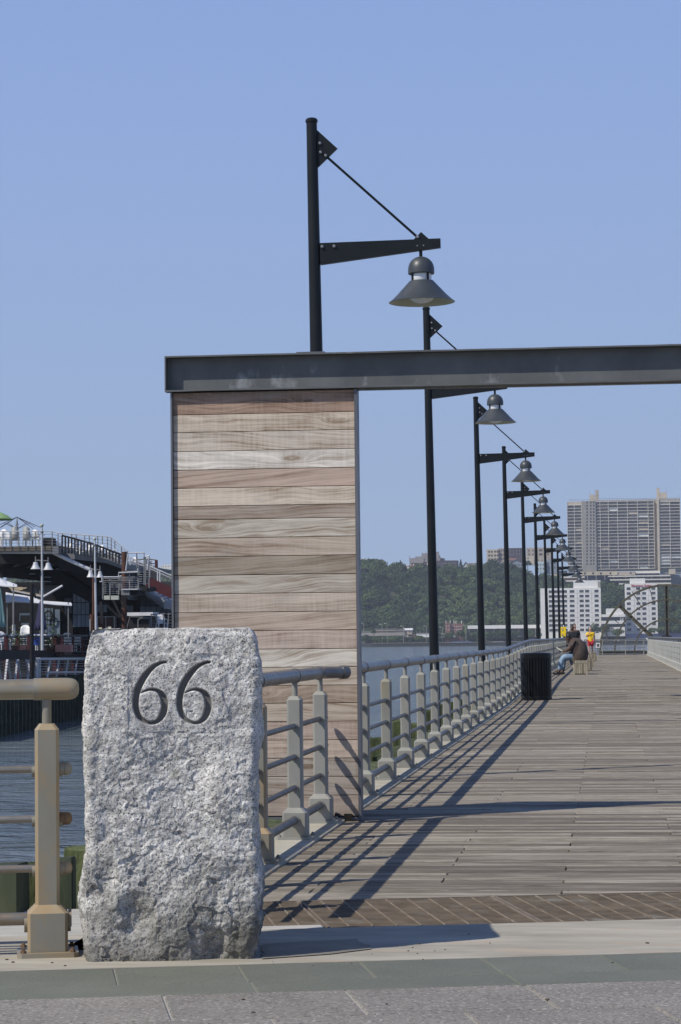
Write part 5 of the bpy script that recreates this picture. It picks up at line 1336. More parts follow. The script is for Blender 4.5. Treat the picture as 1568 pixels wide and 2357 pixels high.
# houses and blocks on the ridge
Yr = 1900.0
def rows2(a, b, n): return [a + (b - a) * i / (n - 1) for i in range(n)]
block('apartment_block', 'cream brick apartment block with a broken skyline on the ridge', 'apartment block', 1120.5, 1264, 1147, 1296, Yr, 14, M['cream'], [1126.3, 1132.5, 1140, 1147 - 1.5], [1269.5, 1278.3, 1287], 4, 4.6, M['glass_dark'], base=None)
block('apartment_block', 'cream brick wing beside the third lamp pole on the ridge', 'apartment block', 1147.2, 1261.5, 1162, 1296, Yr + 2, 14, M['tan'], [1151, 1155.5, 1160], [1267, 1276.5, 1286], 2.6, 5.2, M['glass_dark'], base=None)
block('apartment_block', 'plum coloured brick block between two lamp poles on the ridge', 'apartment block', 1163, 1261, 1204, 1292, Yr + 3, 14, M['brick_p'], [1168, 1175, 1182, 1189, 1196], [1267, 1275], 2, 4, M['bluegrey'], base=None)
block('apartment_block', 'pale pinkish apartment block left of the high rise', 'apartment block', 1212, 1260, 1270, 1296, Yr + 5, 14, M['tan'], [1218, 1227, (1234, 4), (1245, 8), 1254, 1262], [1266.5, 1275.5], 3, 4.6, M['glass_dark'], base=None)
block('apartment_block', 'wide plum brick block with a light end wall on the left ridge', 'apartment block', 1006, 1289.5, 1053, 1322, Yr, 16, M['brick_p'], rows2(1011, 1048, 9), [1296, 1303], 1.8, 4.0, M['bluegrey'], base=None)
block('tan_building', 'narrow tan and yellow building behind the fourth lamp pole', 'building', 1211, 1279, 1230, 1300, Yr - 8, 10, M['cream'], [1216], [1285, 1291], 3, 3.6, M['glass_dark'], base=None)
block('pale_blue_house', 'pale blue house with three storeys on the hillside', 'house', 1235.5, 1292.5, 1258, 1316, Yr - 18, 10, M['blue_h'], [1239, 1245, 1251], [1299.5, 1309], 2.4, 3.8, M['glass_dark'], base=None)
block('grey_building', 'blue grey flats between far lamp poles on the hillside', 'building', 1258.5, 1287, 1286, 1320, Yr - 16, 12, M['bluegrey'], [1263, 1270, 1277], [1296, 1306], 2.6, 4.4, M['glass_dark'], base=None)
block('tan_building', 'tan flat roofed building just above the pale blue house', 'building', 1235, 1282, 1262, 1298, Yr - 10, 10, M['tan'], [1240, 1248, 1256], [1289], 2.6, 3.4, M['glass_dark'], base=None)
def house(px0, px1, pe, pb, pr_, Y, wm, rm, label, name='gabled_house', gable=True, wins=3, rows=1):
    a = W(px0, pe, Y); b = W(px1, pe, Y); e_ = W((px0 + px1) / 2, pe, Y).z; bz = W((px0 + px1) / 2, pb, Y).z - 3; rz = W((px0 + px1) / 2, pr_, Y).z
    r = thing(name, label, 'house', ((a.x + b.x) / 2, Y, bz)); D = 9
    part(MB().box(a.x, b.x, Y, Y + D, bz, e_), 'walls', wm, r, smooth=False)
    if gable:
        cx = (a.x + b.x) / 2
        part(MB().prism([(a.x, e_), (b.x, e_), (cx, rz)], Y, Y + D, 'y'), 'gable', wm, r, smooth=False)
        for s_ in (-1, 1):
            ex = a.x - .5 if s_ < 0 else b.x + .5; mb = MB()
            mb.add([(ex, Y - .6, e_ - .1), (cx, Y - .6, rz + .12), (cx, Y + D + .5, rz + .12), (ex, Y + D + .5, e_ - .1), (ex, Y - .6, e_ + .22), (cx, Y - .6, rz + .45), (cx, Y + D + .5, rz + .45), (ex, Y + D + .5, e_ + .22)],
                   [(0, 1, 2, 3), (4, 7, 6, 5), (0, 4, 5, 1), (1, 5, 6, 2), (2, 6, 7, 3), (3, 7, 4, 0)]); part(mb, 'roof', rm, r, smooth=False)
    else:
        part(MB().prism([(Y - .6, e_), (Y + D + .5, e_), (Y + D / 2, rz)], a.x - .5, b.x + .5, 'x'), 'roof', rm, r, smooth=False)
    for j in range(rows):
        for i in range(wins):
            cx = px0 + (px1 - px0) * (i + .5) / wins; cy = pe + 3.5 + j * 8
            mb = MB().pbox(cx - 1.3, cy - 1.6, cx + 1.3, cy + 2.2, Y - .08, .2); w_ = part(mb, 'window', M['glass_dark'], r, smooth=False)
    return r
house(1172, 1204, 1296, 1314, 1288, Yr - 14, M['bluegrey'], M['grey_r'], 'blue grey gabled house beside the fourth lamp pole on the hillside', wins=5)
house(1147.5, 1162, 1309, 1331, 1305, Yr - 22, M['white'], M['grey_r'], 'white three storey house with bay windows stepping down the hillside', 'white_house', False, 4, 2)
house(1152, 1164, 1297, 1312, 1293, Yr - 16, M['white'], M['grey_r'], 'white house upper part behind the bay windowed one', 'white_house', False, 3, 1)
house(1066, 1078, 1304, 1316, 1294, Yr - 10, M['white'], M['grey_r'], 'white gabled house right of the dark conifer', wins=2)
house(1077, 1092, 1303, 1316, 1295, Yr - 8, M['white'], M['grey_r'], 'grey roofed house next to the white gabled one', 'grey_roof_house', False, 3)
house(1092.5, 1099, 1303, 1316, 1296, Yr - 10, M['cream'], M['grey_r'], 'small yellow gabled house by the second far lamp', wins=1)
house(1168, 1187, 1289, 1298, 1284, Yr - 4, M['tan'], M['brick'], 'red roofed house behind the gabled house', 'red_roof_house', False, 3)
house(1113, 1120, 1343.5, 1352, 1341, Yr - 50, M['white'], M['grey_r'], 'small white building low on the hillside', 'white_shed', False, 1)
house(1121, 1141, 1344, 1352, 1341, Yr - 48, M['grey_w'], M['grey_w'], 'grey retaining building on the hillside above the trees', 'grey_shed', False, 2)
r = thing('church', 'brown stone church with steep slate roofs on the ridge', 'church', tuple(W(975, 1310, Yr + 4)))
Yc = Yr + 4
def chu(x0, x1, pe, pr_, y0, T):
    a = W(x0, pe, y0).x; b = W(x1, pe, y0).x; e_ = W(975, pe, y0).z; rz = W(975, pr_, y0).z; bz = W(975, 1318, y0).z
    part(MB().box(a + .3, b - .3, y0 + .4, y0 + T - .4, bz, e_), 'nave_wall', M['brick'], r, smooth=False)
    part(MB().prism([(y0, e_), (y0 + T, e_), (y0 + T / 2, rz)], a, b, 'x'), 'roof', M['grey_r'], r, smooth=False)
    n = max(1, int((x1 - x0) / 6))
    for i in range(n): cx = x0 + (x1 - x0) * (i + .5) / n; part(MB().pbox(cx - .8, pe + 1.5, cx + .8, pe + 6.5, y0 + .3, .12), 'window', M['white'], r, smooth=False)
chu(942.5, 975, 1295, 1283, Yc, 12); chu(955, 1013, 1293, 1279.5, Yc + 3, 14); chu(970, 1010, 1287, 1272.5, Yc + 6, 12); chu(988, 1010, 1285, 1269.5, Yc + 10, 10)
for px, pa_ in ((942.6, 1278), (971.5, 1271), (980.5, 1268.5), (1012.5, 1277)): part(MB().bar(W(px, pa_, Yc + 6), W(px, pa_ + 12, Yc + 6), .3, .3), 'finial', M['grey_r'], r, smooth=False)
for (x0, x1, y0, y1, lb) in ((827, 846, 1286, 1296, 'low pale flat roofed building behind the left ridge trees'), (876, 890, 1293, 1300, 'small greenish flat building behind the ridge trees'),
                            (933, 942, 1299.5, 1306, 'small white building left of the church'), (1013, 1022, 1284, 1292, 'grey flat roofed block behind the plum building'),
                            (340, 372, 1304, 1316, 'grey flats on the skyline behind the stair'), (373, 398, 1299, 1320, 'pale apartment building beside the plank wall')):
    block('flat_roof_building', lb, 'building', x0, y0, x1, y1 + 8, Yr + 20, 12, M['h_white'] if x0 < 1010 else M['grey_w'], [x0 + (x1 - x0) * (i + .5) / 4 for i in range(4)], [y0 + 4], 1.6, 2.4, M['glass_dark'], base=None)

# low buildings on the shore
Ys = 1690.0
r = thing('long_white_building', 'long low white building at the foot of the hill', 'building', tuple(W(1160, 1446, Ys)))
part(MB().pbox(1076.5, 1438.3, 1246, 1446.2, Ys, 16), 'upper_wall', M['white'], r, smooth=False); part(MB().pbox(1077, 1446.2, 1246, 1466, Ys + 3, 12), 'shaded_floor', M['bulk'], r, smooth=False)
for i in range(9): part(MB().pbox(1080 + 19 * i, 1446.2, 1081 + 19 * i, 1466, Ys + .5, .6), 'column', M['grey_w'], r, smooth=False)
block('brick_building', 'red brick industrial building with chimneys on the shore', 'building', 1025, 1433.5, 1037, 1463, Ys - 10, 12, M['brick'], [1028, 1033.5], [1440, 1448], 1.8, 4, M['h_white'])
r, q_ = block('brick_building', 'darker brick wing with a row of white windows', 'building', 1037.2, 1435, 1064.5, 1463, Ys - 8, 12, M['brick'], [1041, 1046, 1051, 1056, 1061], [1441, 1448], 2.4, 3.2, M['h_white'])
for px in (1026, 1036, 1044.5, 1049, 1062): part(MB().pbox(px, 1428, px + 1.3, 1435, Ys - 5, 1), 'chimney', M['h_white'], r, smooth=False)
for (x0, x1, y0, y1, mt, lb) in ((959, 1000, 1457, 1466, 'white', 'low white shed left of the red brick building'), (1000, 1048, 1458, 1467, 'white', 'low white shed right below the red brick building'),
                                 (862, 912, 1447.5, 1455, 'tan', 'low grey warehouse near the left shore'), (912, 930, 1448, 1455, 'tan', 'small brown warehouse beside the pitched roof shed'),
                                 (820, 932, 1452.5, 1463, 'grey_w', 'long grey wall along the shore road'), (940, 975, 1460, 1464.5, 'brick', 'low brown shed by the second lamp pole')):
    a = W(x0, (y0 + y1) / 2, Ys - 20); r = thing('warehouse', lb, 'building', (a.x, Ys - 20, -1.6))
    part(MB().pbox(x0, y0, x1, y1, Ys - 20 + (x0 % 7), 10), 'walls', M[mt], r, smooth=False); part(MB().pbox(x0 - .5, y0 - .8, x1 + .5, y0 - .05, Ys - 20.5 + (x0 % 7), 11), 'roof_edge', M['grey_w'], r, smooth=False)
house(930, 948, 1450, 1456, 1445.5, Ys - 18, M['tan'], M['white'], 'shed with a white pitched roof on the shore', 'pitched_shed', False, 2)
solo(MB().pbox(1041, 1476.3, 1084, 1480, YB + 3, 8), 'barge_roof', M['tarp'], 'bright blue flat canopy on the shore wall', 'canopy', smooth=False)
# street lights and parked cars on the far shore
M['car_w'] = proc('car_white', (.6, .6, .6), (.75, .75, .75), 1, rough=.3); M['car_d'] = proc('car_dark', (.05, .055, .07), (.12, .12, .13), 1, rough=.3, rnd=.4)
def car(x, y, z, mt, label):
    r = thing('parked_car', label, 'car', (x, y, z), 'cars parked on the far shore')
    part(MB().prism([(x - 2.2, z + .35), (x + 2.2, z + .35), (x + 2.2, z + .8), (x + 1.3, z + .92), (x - 1.7, z + .95), (x - 2.2, z + .85)], y - .85, y + .85, 'y'), 'body', mt, r, smooth=False)
    part(MB().prism([(x - 1.6, z + .93), (x + 1.2, z + .91), (x + .5, z + 1.42), (x - 1.1, z + 1.42)], y - .75, y + .75, 'y'), 'cabin', M['glass_dark'], r, smooth=False)
    for dx in (-1.35, 1.35): part(MB().tube([(x + dx, y - .9, z + .33), (x + dx, y + .9, z + .33)], .33, 12), 'wheel', M['under'], r)
    return r
cl_ = ['white car parked left of the third lamp pole', 'second white car parked beside the third lamp pole', 'dark car right of the third lamp pole', 'dark car parked before the fourth lamp pole', 'white van like car by the fourth lamp pole',
       'dark car behind the fifth lamp pole', 'white car between the far lamp poles', 'white car seen past the walking man', 'white car under the outer wheel rim', 'dark car left of the wheel post']
for i, px in enumerate((1141, 1153, 1182, 1196, 1225, 1232, 1243, 1374, 1420, 1515)): car(W(px, 1474, 1612).x, 1612, -1.55, M['car_w'] if i in (0, 1, 4, 6, 7, 8) else M['car_d'], cl_[i])
for i, px in enumerate((838, 880, 891.5, 929, 982, 1019, 1073)):
    b = W(px, 1470, 1650); r = thing('street_light', ['bent street light nearest the plank wall', 'street light over the grey warehouse', 'curved arm street light over the warehouse', 'thin street light in front of the pitched shed', 'curved street light just left of the second lamp pole',
        'street light left of the red brick building', 'street light at the end of the long white building'][i], 'street light', (b.x, 1650, -1.5), 'street lights on the far shore'); tz = W(px, [1434, 1436, 1434, 1440, 1440, 1443, 1438][i], 1650).z
    part(MB().tube([(b.x, 1650, -1.5), (b.x, 1650, tz - .8), (b.x - .3, 1650, tz - .1), (b.x - 1.3, 1650, tz)], .16, 6), 'pole', M['grey_w'], r); part(MB().box(b.x - 2.1, b.x - 1.2, 1649.8, 1650.2, tz - .15, tz + .1), 'lamp_head', M['h_white'], r, smooth=False)

# ------------------------------------------------------------------ waterside restaurant on the next pier
def A(zx, zy, Y=148.0): return W(zx / 3.571, 1160.3 + zy / 3.571, Y)
def abox(mb, x0, y0, x1, y1, Y, T): return mb.pbox(x0 / 3.571, 1160.3 + y0 / 3.571, x1 / 3.571, 1160.3 + y1 / 3.571, Y, T)
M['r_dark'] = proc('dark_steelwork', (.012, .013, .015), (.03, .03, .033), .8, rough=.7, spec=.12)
M['r_grey'] = proc('grey_steelwork', (.14, .145, .15), (.22, .225, .23), .8, rough=.5, spec=.12)
M['r_pale'] = proc('pale_pipe', (.42, .43, .45), (.55, .56, .58), .8, rough=.4)
M['r_tan'] = proc('tan_fascia', (.12, .105, .085), (.18, .16, .13), .8, rough=.8, spec=.12)
M['r_brown'] = proc('rust_brown_steel', (.07, .035, .025), (.12, .06, .045), .8, rough=.6, spec=.12)
M['r_red'] = proc('maroon_steel', (.060, .019, .022), (.09, .03, .034), .8, rough=.6, spec=.12)
M['canvas'] = proc('white_canvas', (.62, .63, .65), (.78, .78, .79), 1.2, rough=.8, bump=.3, bsc=3, bdist=.05)
M['canvas_tan'] = proc('tan_canvas', (.30, .25, .18), (.38, .32, .24), .8, rough=.85)
M['canvas_green'] = proc('green_canvas', (.20, .33, .13), (.30, .44, .20), 1, rough=.8)
M['canvas_teal'] = proc('teal_canvas', (.08, .20, .19), (.30, .46, .44), 3, stretch=(8, 1, .4), rough=.8)
M['canvas_navy'] = proc('navy_canvas', (.012, .012, .045), (.035, .033, .10), 2, stretch=(6, 1, .5), rough=.8)
M['plastic'] = proc('white_plastic', (.66, .67, .66), (.78, .78, .77), 2, rough=.4)
M['plastic_g'] = proc('stacked_plastic', (.26, .26, .24), (.38, .38, .36), 6, stretch=(1, 1, 5), rough=.5)
M['leaf'] = proc('pot_leaves', (.04, .08, .02), (.12, .18, .05), 6, rough=.7)
M['bin_blue'] = proc('blue_plastic', (.02, .06, .30), (.03, .08, .38), 2, rough=.4)
M['pink'] = proc('pink_plastic', (.45, .20, .17), (.55, .26, .22), 2, rough=.5)
M['crate'] = proc('pale_cabinet', (.38, .40, .34), (.48, .50, .43), 2, rough=.7)
M['skirt'] = proc('quay_boards', (.020, .022, .024), (.05, .052, .055), 2.0, rough=.85, bump=.4, bsc=6, spec=.12)
def Yq(px): return 121 + 30 * px / 190.0
def Q(px, py, dy=0): return W(px, py, Yq(px) + dy)
# the next pier: its side recedes from the left edge of the picture
s0 = Q(-420 * .0 - 60, 1600); s1 = Q(205, 1600)
quay = struct(MB().prism([(s0.x, s0.y), (s1.x, s1.y), (s1.x + .0, 190), (-70, 190), (-70, s0.y)], -3.6, -.65), 'next_pier', M['skirt'], None, False)
struct(MB().box(s1.x - .1, HX(640, 170), 153, 190, -3.6, -.66), 'barge_deck', M['skirt'], None, False)
qd = (s1 - s0); qd.z = 0; ql = qd.length; qd.normalize(); qn = Vector((qd.y, -qd.x, 0))
k = 0.0; i = 0
while k < ql:
    p = s0 + qd * k; p.z = -3.6
    part(MB().bar(p + qn * .12, p + qn * .12 + Vector((0, 0, 2.7 + .15 * (i % 3))), .26, .22, qd), 'fender_pile', M['timber_dark'], quay, smooth=False); k += 1.3; i += 1
for z_ in (-1.15, -2.6): part(MB().bar(s0 + qn * .05 + Vector((0, 0, z_ - s0.z)), s1 + qn * .05 + Vector((0, 0, z_ - s1.z)), .12, .22), 'wale', M['r_grey'] if z_ > -2 else M['timber_dark'], quay, smooth=False)

RS = thing('waterside_restaurant', 'two storey open air restaurant with a curved roof terrace left of the plank wall', 'restaurant', tuple(A(500, 1100, 155)))
def rp(mb, nm, mt, **k): return part(mb, nm, M[mt], RS, smooth=False, **k)
rp(abox(MB(), -120, 344, 478, 381, 146, 22), 'terrace_edge', 'r_tan')
rp(abox(MB(), 432, 349, 484, 404, 145.9, 20), 'terrace_end', 'r_grey')
def band(pts, Y0, Y1, th, nm, mt):                       # a sloping slab through the given points, with depth
    mb = MB(); n = len(pts); vs = []
    for (x, y) in pts:
        a = A(x, y, Y0); vs += [(a.x, Y0, a.z), (a.x, Y1, a.z), (a.x, Y1, a.z - th), (a.x, Y0, a.z - th)]
    fs = [(0, 3, 2, 1), tuple(4 * (n - 1) + i for i in (0, 1, 2, 3))]
    for i in range(n - 1):
        for k in range(4): fs.append((4 * i + k, 4 * i + (k + 1) % 4, 4 * i + 4 + (k + 1) % 4, 4 * i + 4 + k))
    return rp(mb.add(vs, fs), nm, mt)
band([(484, 392), (700, 415), (870, 436), (1000, 482)], 147, 162, .35, 'terrace_slab', 'r_grey')
band([(484, 415), (870, 462), (1000, 520)], 148, 161, 1.0, 'terrace_girder', 'r_dark')
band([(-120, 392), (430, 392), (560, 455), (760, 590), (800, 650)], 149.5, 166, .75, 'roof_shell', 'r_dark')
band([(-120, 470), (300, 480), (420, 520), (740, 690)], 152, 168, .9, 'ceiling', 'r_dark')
band([(540, 440), (860, 500), (960, 590), (1050, 720)], 156, 168, .5, 'roof_shell', 'r_grey')
band([(1050, 560), (1180, 690), (1350, 810)], 158, 168, .4, 'roof_shell', 'r_grey')
for pts, r_, Y in (([(-120, 392), (90, 392), (430, 392)], .12, 146.8), ([(430, 392), (560, 455), (760, 545)], .12, 146.8), ([(545, 432), (700, 480), (800, 520), (900, 600), (965, 680)], .16, 150), ([(840, 480), (900, 498), (985, 545)], .16, 150),
                   ([(1180, 700), (1240, 755), (1350, 812)], .2, 152), ([(355, 762), (515, 668)], .07, 146)):
    rp(MB().tube([A(x, y, Y) for x, y in pts], r_, 10), 'pipe', 'r_pale' if r_ < .15 else 'r_grey')
for i, (a, b) in enumerate(((0, 100), (110, 210), (220, 330), (340, 450), (460, 580))): rp(MB().tube([A(a, 505 + i * 8, 151), A(b, 470 + i * 8, 151)], .05, 6), 'rafter', 'r_grey')
# back wall, openings with panes in dark frames
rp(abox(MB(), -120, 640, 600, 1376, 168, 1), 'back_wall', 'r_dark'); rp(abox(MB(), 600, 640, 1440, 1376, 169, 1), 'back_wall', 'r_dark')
def panes(x0, y0, x1, y1, nx, ny, mt='glass_blue'):
    for i in range(nx):
        for j in range(ny):
            a = x0 + (x1 - x0) * i / nx; b = x0 + (x1 - x0) * (i + 1) / nx; c = y0 + (y1 - y0) * j / ny; d = y0 + (y1 - y0) * (j + 1) / ny
            rp(abox(MB(), a + 2, c + 3, b - 2, d - 3, 167.6, .3), 'pane', mt)
panes(600, 705, 735, 1010, 4, 3); panes(1035, 775, 1095, 890, 2, 2); panes(1152, 768, 1418, 900, 6, 2); panes(365, 850, 440, 1060, 3, 3, 'glass_blue'); panes(450, 860, 495, 1070, 1, 2); panes(530, 770, 590, 900, 3, 1, 'r_grey')
panes(795, 820, 880, 890, 3, 1); panes(870, 640, 980, 740, 4, 2)
# added grey panels stand in for the bright sky seen through roof gaps
for q_ in ((242, 565, 290, 580), (365, 592, 420, 604)): rp(abox(MB(), *q_, 151.8, .1), 'sky_gap_panel', 'r_grey')
# columns
for x0, x1, y0, y1, mt, Y in ((1000, 1045, 390, 1040, 'r_brown', 145.5), (757, 785, 600, 905, 'r_brown', 146.5), (738, 785, 905, 1090, 'r_brown', 146.2), (1095, 1150, 735, 1120, 'r_dark', 160), (980, 1050, 860, 1120, 'r_dark', 158)):
    a = A((x0 + x1) / 2, y0, Y); b = A((x0 + x1) / 2, y1, Y); r_ = (x1 - x0) / 3.571 / F * Y / 2
    rp(MB().tube([b, a], r_, 16), 'column', mt)
# terrace rails
def railing(name, label, top, bot, posts, r_, mt, wires, Y, parent=None, wr=.012):
    tp = [A(x, y, Y) for x, y in top]; r = parent or thing(name, label, 'railing', tuple(tp[0]))
    part(MB().tube(tp, r_, 8), 'top_rail', M[mt], r)
    def at(ln, x):
        for (xa, ya), (xb, yb) in zip(ln[:-1], ln[1:]):
            if xa <= x <= xb: return ya + (yb - ya) * (x - xa) / max(xb - xa, 1e-6)
        return ln[-1][1] if x > ln[-1][0] else ln[0][1]
    for x in posts: part(MB().bar(A(x, at(bot, x), Y), A(x, at(top, x), Y), r_ * 1.6, r_ * 1.6), 'post', M['r_grey'] if mt != 'r_dark' else M['r_dark'], r, smooth=False)
    for k in range(wires):
        f = (k + 1) / (wires + 1)
        xsx = sorted(set([p[0] for p in top if bot[0][0] <= p[0] <= bot[-1][0]] + [p[0] for p in bot]))
        part(MB().tube([A(x, at(top, x) * (1 - f) + at(bot, x) * f, Y) for x in xsx], wr, 5), 'wire', M['r_grey'] if mt != 'r_dark' else M['r_dark'], r)
    return r
railing('terrace_railing', 'thin steel railing round the flat part of the roof terrace', [(-120, 222), (430, 222), (485, 238)], [(-120, 342), (485, 345)], (-40, 25, 90, 155, 220, 293, 352, 430, 478), .03, 'r_pale', 4, 145.6)
railing('terrace_railing', 'steel railing sloping down the right side of the roof terrace', [(448, 228), (485, 236), (885, 266), (915, 274), (1052, 386)], [(485, 392), (870, 436), (1052, 490)],
        (514, 590, 628, 697, 735, 805, 843, 885, 915, 945, 1000, 1050), .035, 'r_pale', 5, 158)
railing('stair_railing', 'dark heavy railing with broad balusters in front of the terrace chairs', [(510, 256), (640, 290), (780, 330), (1000, 415)], [(510, 398), (870, 440), (1000, 500)],
        tuple(range(512, 1000, 26)), .055, 'r_dark', 2, 146.4)
r = thing('stair_tower', 'steel stair tower with wire rails wrapped round the rust brown column', 'stair', tuple(A(1060, 1040, 144)))
def sp(mb, nm, mt): return part(mb, nm, M[mt], r, smooth=False)
sp(abox(MB(), 1002, 706, 1066, 746, 143.5, 2.2), 'landing', 'r_grey'); sp(abox(MB(), 1067, 706, 1136, 746, 143.6, 2.2), 'landing', 'r_dark'); sp(abox(MB(), 1134, 676, 1226, 712, 144.5, 2.4), 'landing', 'r_dark')
sp(abox(MB(), 1002, 694, 1134, 703, 143.4, 2.2), 'tread_plate', 'r_pale'); sp(abox(MB(), 1040, 545, 1136, 556, 145.0, 2.0), 'landing', 'r_grey')
for pts in (((1056, 400), (1186, 397), (1186, 430)), ((1196, 432), (1226, 424)), ((976, 598), (976, 562), (1132, 556), (1132, 528)), ((852, 598), (985, 598), (985, 590), (1000, 590)), ((1052, 412), (1036, 545)), ((1226, 424), (1212, 540)), ((820, 636), (840, 636), (840, 600))):
    sp(MB().tube([A(x, y, 143.6) for x, y in pts], .045, 6), 'handrail', 'r_pale')
for (x, y0, y1) in ((976, 600, 745), (1000, 595, 745), (1066, 570, 740), (1125, 403, 520), (1136, 560, 705), (1140, 500, 700), (1185, 400, 660), (1196, 430, 665), (1226, 424, 690), (850, 600, 745), (905, 610, 750), (985, 600, 700), (845, 600, 780)):
    sp(MB().bar(A(x, y1, 143.8), A(x, y0, 143.8), .06, .06), 'post', 'r_grey')
wm_ = MB()
for k in range(8): wm_.tube([A(852, 612 + 17 * k, 144), A(985, 612 + 17 * k, 144)], .012, 4); wm_.tube([A(985, 600 + 15 * k, 144), A(1136, 598 + 15 * k, 144)], .012, 4)
for k in range(6): wm_.tube([A(1140, 560 + 18 * k, 144), A(1225, 560 + 18 * k, 144)], .012, 4)
part(wm_, 'wires', M['r_pale'], r, kind='stuff')
sp(abox(MB(), 855, 750, 903, 784, 143.5, .3), 'sign_panel', 'crate'); sp(abox(MB(), 912, 750, 975, 784, 143.5, .3), 'sign_panel', 'crate')
for (a, b) in (((930, 785), (1000, 930)), ((880, 830), (985, 930)), ((1010, 745), (1000, 800)), ((1030, 745), (1010, 850)), ((830, 800), (840, 980))): sp(MB().bar(A(*a, 145), A(*b, 145), .16, .12), 'brace', 'r_dark')
r = thing('ramp_stair', 'long stair with a maroon side beam running down to the plank wall', 'stair', tuple(A(1330, 1030, 150)))
sp(MB().bar(A(1215, 640, 148), A(1425, 735, 148), .25, .66), 'stringer', 'r_red')
sp(MB().tube([A(1056, 432, 148), A(1220, 505, 148), A(1424, 592, 148)], .045, 6), 'handrail', 'r_pale'); sp(MB().tube([A(1060, 455, 150), A(1420, 612, 150)], .03, 6), 'handrail', 'r_pale')
for (x, y0, y1) in ((1070, 440, 500), (1296, 540, 660), (1314, 545, 665), (1416, 598, 712), (1230, 510, 628)): sp(MB().bar(A(x, y1, 148), A(x, y0, 148), .07, .07), 'post', 'r_pale')
wm_ = MB()
for k in range(10): wm_.tube([A(1225, 520 + 11 * k, 149), A(1420, 608 + 11 * k, 149)], .012, 4)
part(wm_, 'wires', M['r_grey'], r, kind='stuff')
r = thing('canvas_awning', 'rumpled cream canvas under the maroon stair beam', 'awning', tuple(A(1300, 780, 150)))
band_ = MB(); vs = []; n = 16
for i in range(n + 1):
    x = 1225 + 200 * i / n; y = 672 + 92 * (i / n) + 6 * math.sin(i * 1.7)
    for q_, (dy, Y) in enumerate(((0, 149), (28 + 6 * math.sin(i * 2.3), 148), (30, 149.2))): vs.append(A(x, y + dy + (14 if q_ else 0) * math.sin(3.14 * i / n), Y))
band_.add(vs, [(3 * i + k, 3 * i + k + 1, 3 * i + k + 4, 3 * i + k + 3) for i in range(n) for k in (0, 1)]); sp(band_, 'canvas', 'canvas')
# awnings and canopies
def canopy(label, top, bot, Y, D, mt, nm='awning'):
    r = thing(nm, label, 'awning', tuple(A(*bot[0], Y))); vs = []; n = len(top)
    for (a, b) in zip(top, bot): vs += [A(*a, Y + D), A(*b, Y), A(b[0], b[1] + 9, Y)]
    fs = [(3 * i + k, 3 * i + k + 1, 3 * i + k + 4, 3 * i + k + 3) for i in range(n - 1) for k in (0, 1)]
    me = part(MB().add(vs, fs), 'canvas', M[mt], r, smooth=False); so_ = me.modifiers.new('thickness', 'SOLIDIFY'); so_.thickness = .04
    part(MB().tube([A(x, y + 9, Y) for x, y in bot], .04, 6), 'edge_pole', M['r_pale'], r)
    for x in (bot[0][0] + 12, bot[-1][0] - 30): part(MB().bar(A(x, 1100, Y + .1), A(x, bot[0][1] + 9, Y + .1), .06, .06), 'leg', M['r_grey'], r, smooth=False)
    return r
canopy('large white canopy over the lower terrace', [(48, 722), (110, 735), (200, 748), (280, 764), (345, 792), (470, 800), (585, 808)], [(48, 798), (120, 792), (200, 796), (280, 800), (350, 806), (470, 818), (592, 824)], 140, 5, 'canvas')
canopy('white canopy at the left edge under the roof terrace', [(-120, 590), (-40, 598), (0, 606), (60, 630), (140, 658)], [(-120, 650), (-40, 655), (0, 662), (60, 668), (142, 670)], 138, 5, 'canvas')
canopy('tan shaded awning hung below the roof terrace', [(60, 668), (180, 672), (300, 668), (500, 664)], [(95, 700), (200, 722), (300, 742), (360, 752)], 147, 4, 'canvas_tan')
# parasols
def cone_par(label, cx, top, bot, hw, base, Y, mt, closed=True, frame=False, hw2=None):
    a = A(cx, top, Y); b = A(cx, bot, Y); w = hw / 3.571 / F * Y; g = A(cx, base, Y); r = thing('parasol', label, 'parasol', tuple(g))
    part(MB().tube([g, a], .025, 8), 'pole', M['r_pale'] if not closed else M['r_grey'], r)
    if frame:
        for k in range(8):
            an = 2 * math.pi * k / 8 + .3; e_ = a + Vector((math.cos(an) * w, math.sin(an) * w, -(a.z - b.z)))
            part(MB().tube([a, e_], .018, 5), 'rib', M['r_dark'], r); mdp = a + (e_ - a) * .55; part(MB().tube([Vector((a.x, a.y, b.z - .1)), mdp], .014, 5), 'strut', M['r_dark'], r)
        part(MB().tube([Vector((a.x, a.y, b.z - .3)), Vector((a.x, a.y, b.z + .05))], .09, 10), 'hub', M['r_dark'], r); return r
    n = 24; vs = []; H = a.z - b.z; prof = [(.03, 0), (.25, .12), (.55, .45), (.85, .8), (1, 1)] if closed else [(.01, 0), (.35, .25), (.7, .58), (1, 1), (.99, 1.12)]
    for (rr_, h_) in prof:
        for k in range(n):
            an = 2 * math.pi * k / n; fl = (1 + .22 * math.cos(an * 4)) if closed else (1 - .04 * abs(math.sin(an * 4))); vs.append(a + Vector((math.cos(an) * w * rr_ * fl, math.sin(an) * w * rr_ * fl * (1 if not closed else .6), -H * h_ + (0 if not closed else .08 * math.sin(k * 3.1) * rr_))))
    fs = [(i * n + k, i * n + (k + 1) % n, (i + 1) * n + (k + 1) % n, (i + 1) * n + k) for i in range(len(prof) - 1) for k in range(n)]
    o = part(MB().add(vs, fs), 'canopy', M[mt], r); s_ = o.modifiers.new('thickness', 'SOLIDIFY'); s_.thickness = .02
    return r
cone_par('closed dark navy parasol hanging beside the dark post', 333, 795, 1030, 44, 1200, 136, 'canvas_navy')
cone_par('closed teal striped parasol at the left edge of the picture', -2, 690, 1015, 42, 1200, 136, 'canvas_teal')
cone_par('open green parasol on the roof terrace at the left edge', -22, 58, 122, 126, 342, 149, 'canvas_green', False)
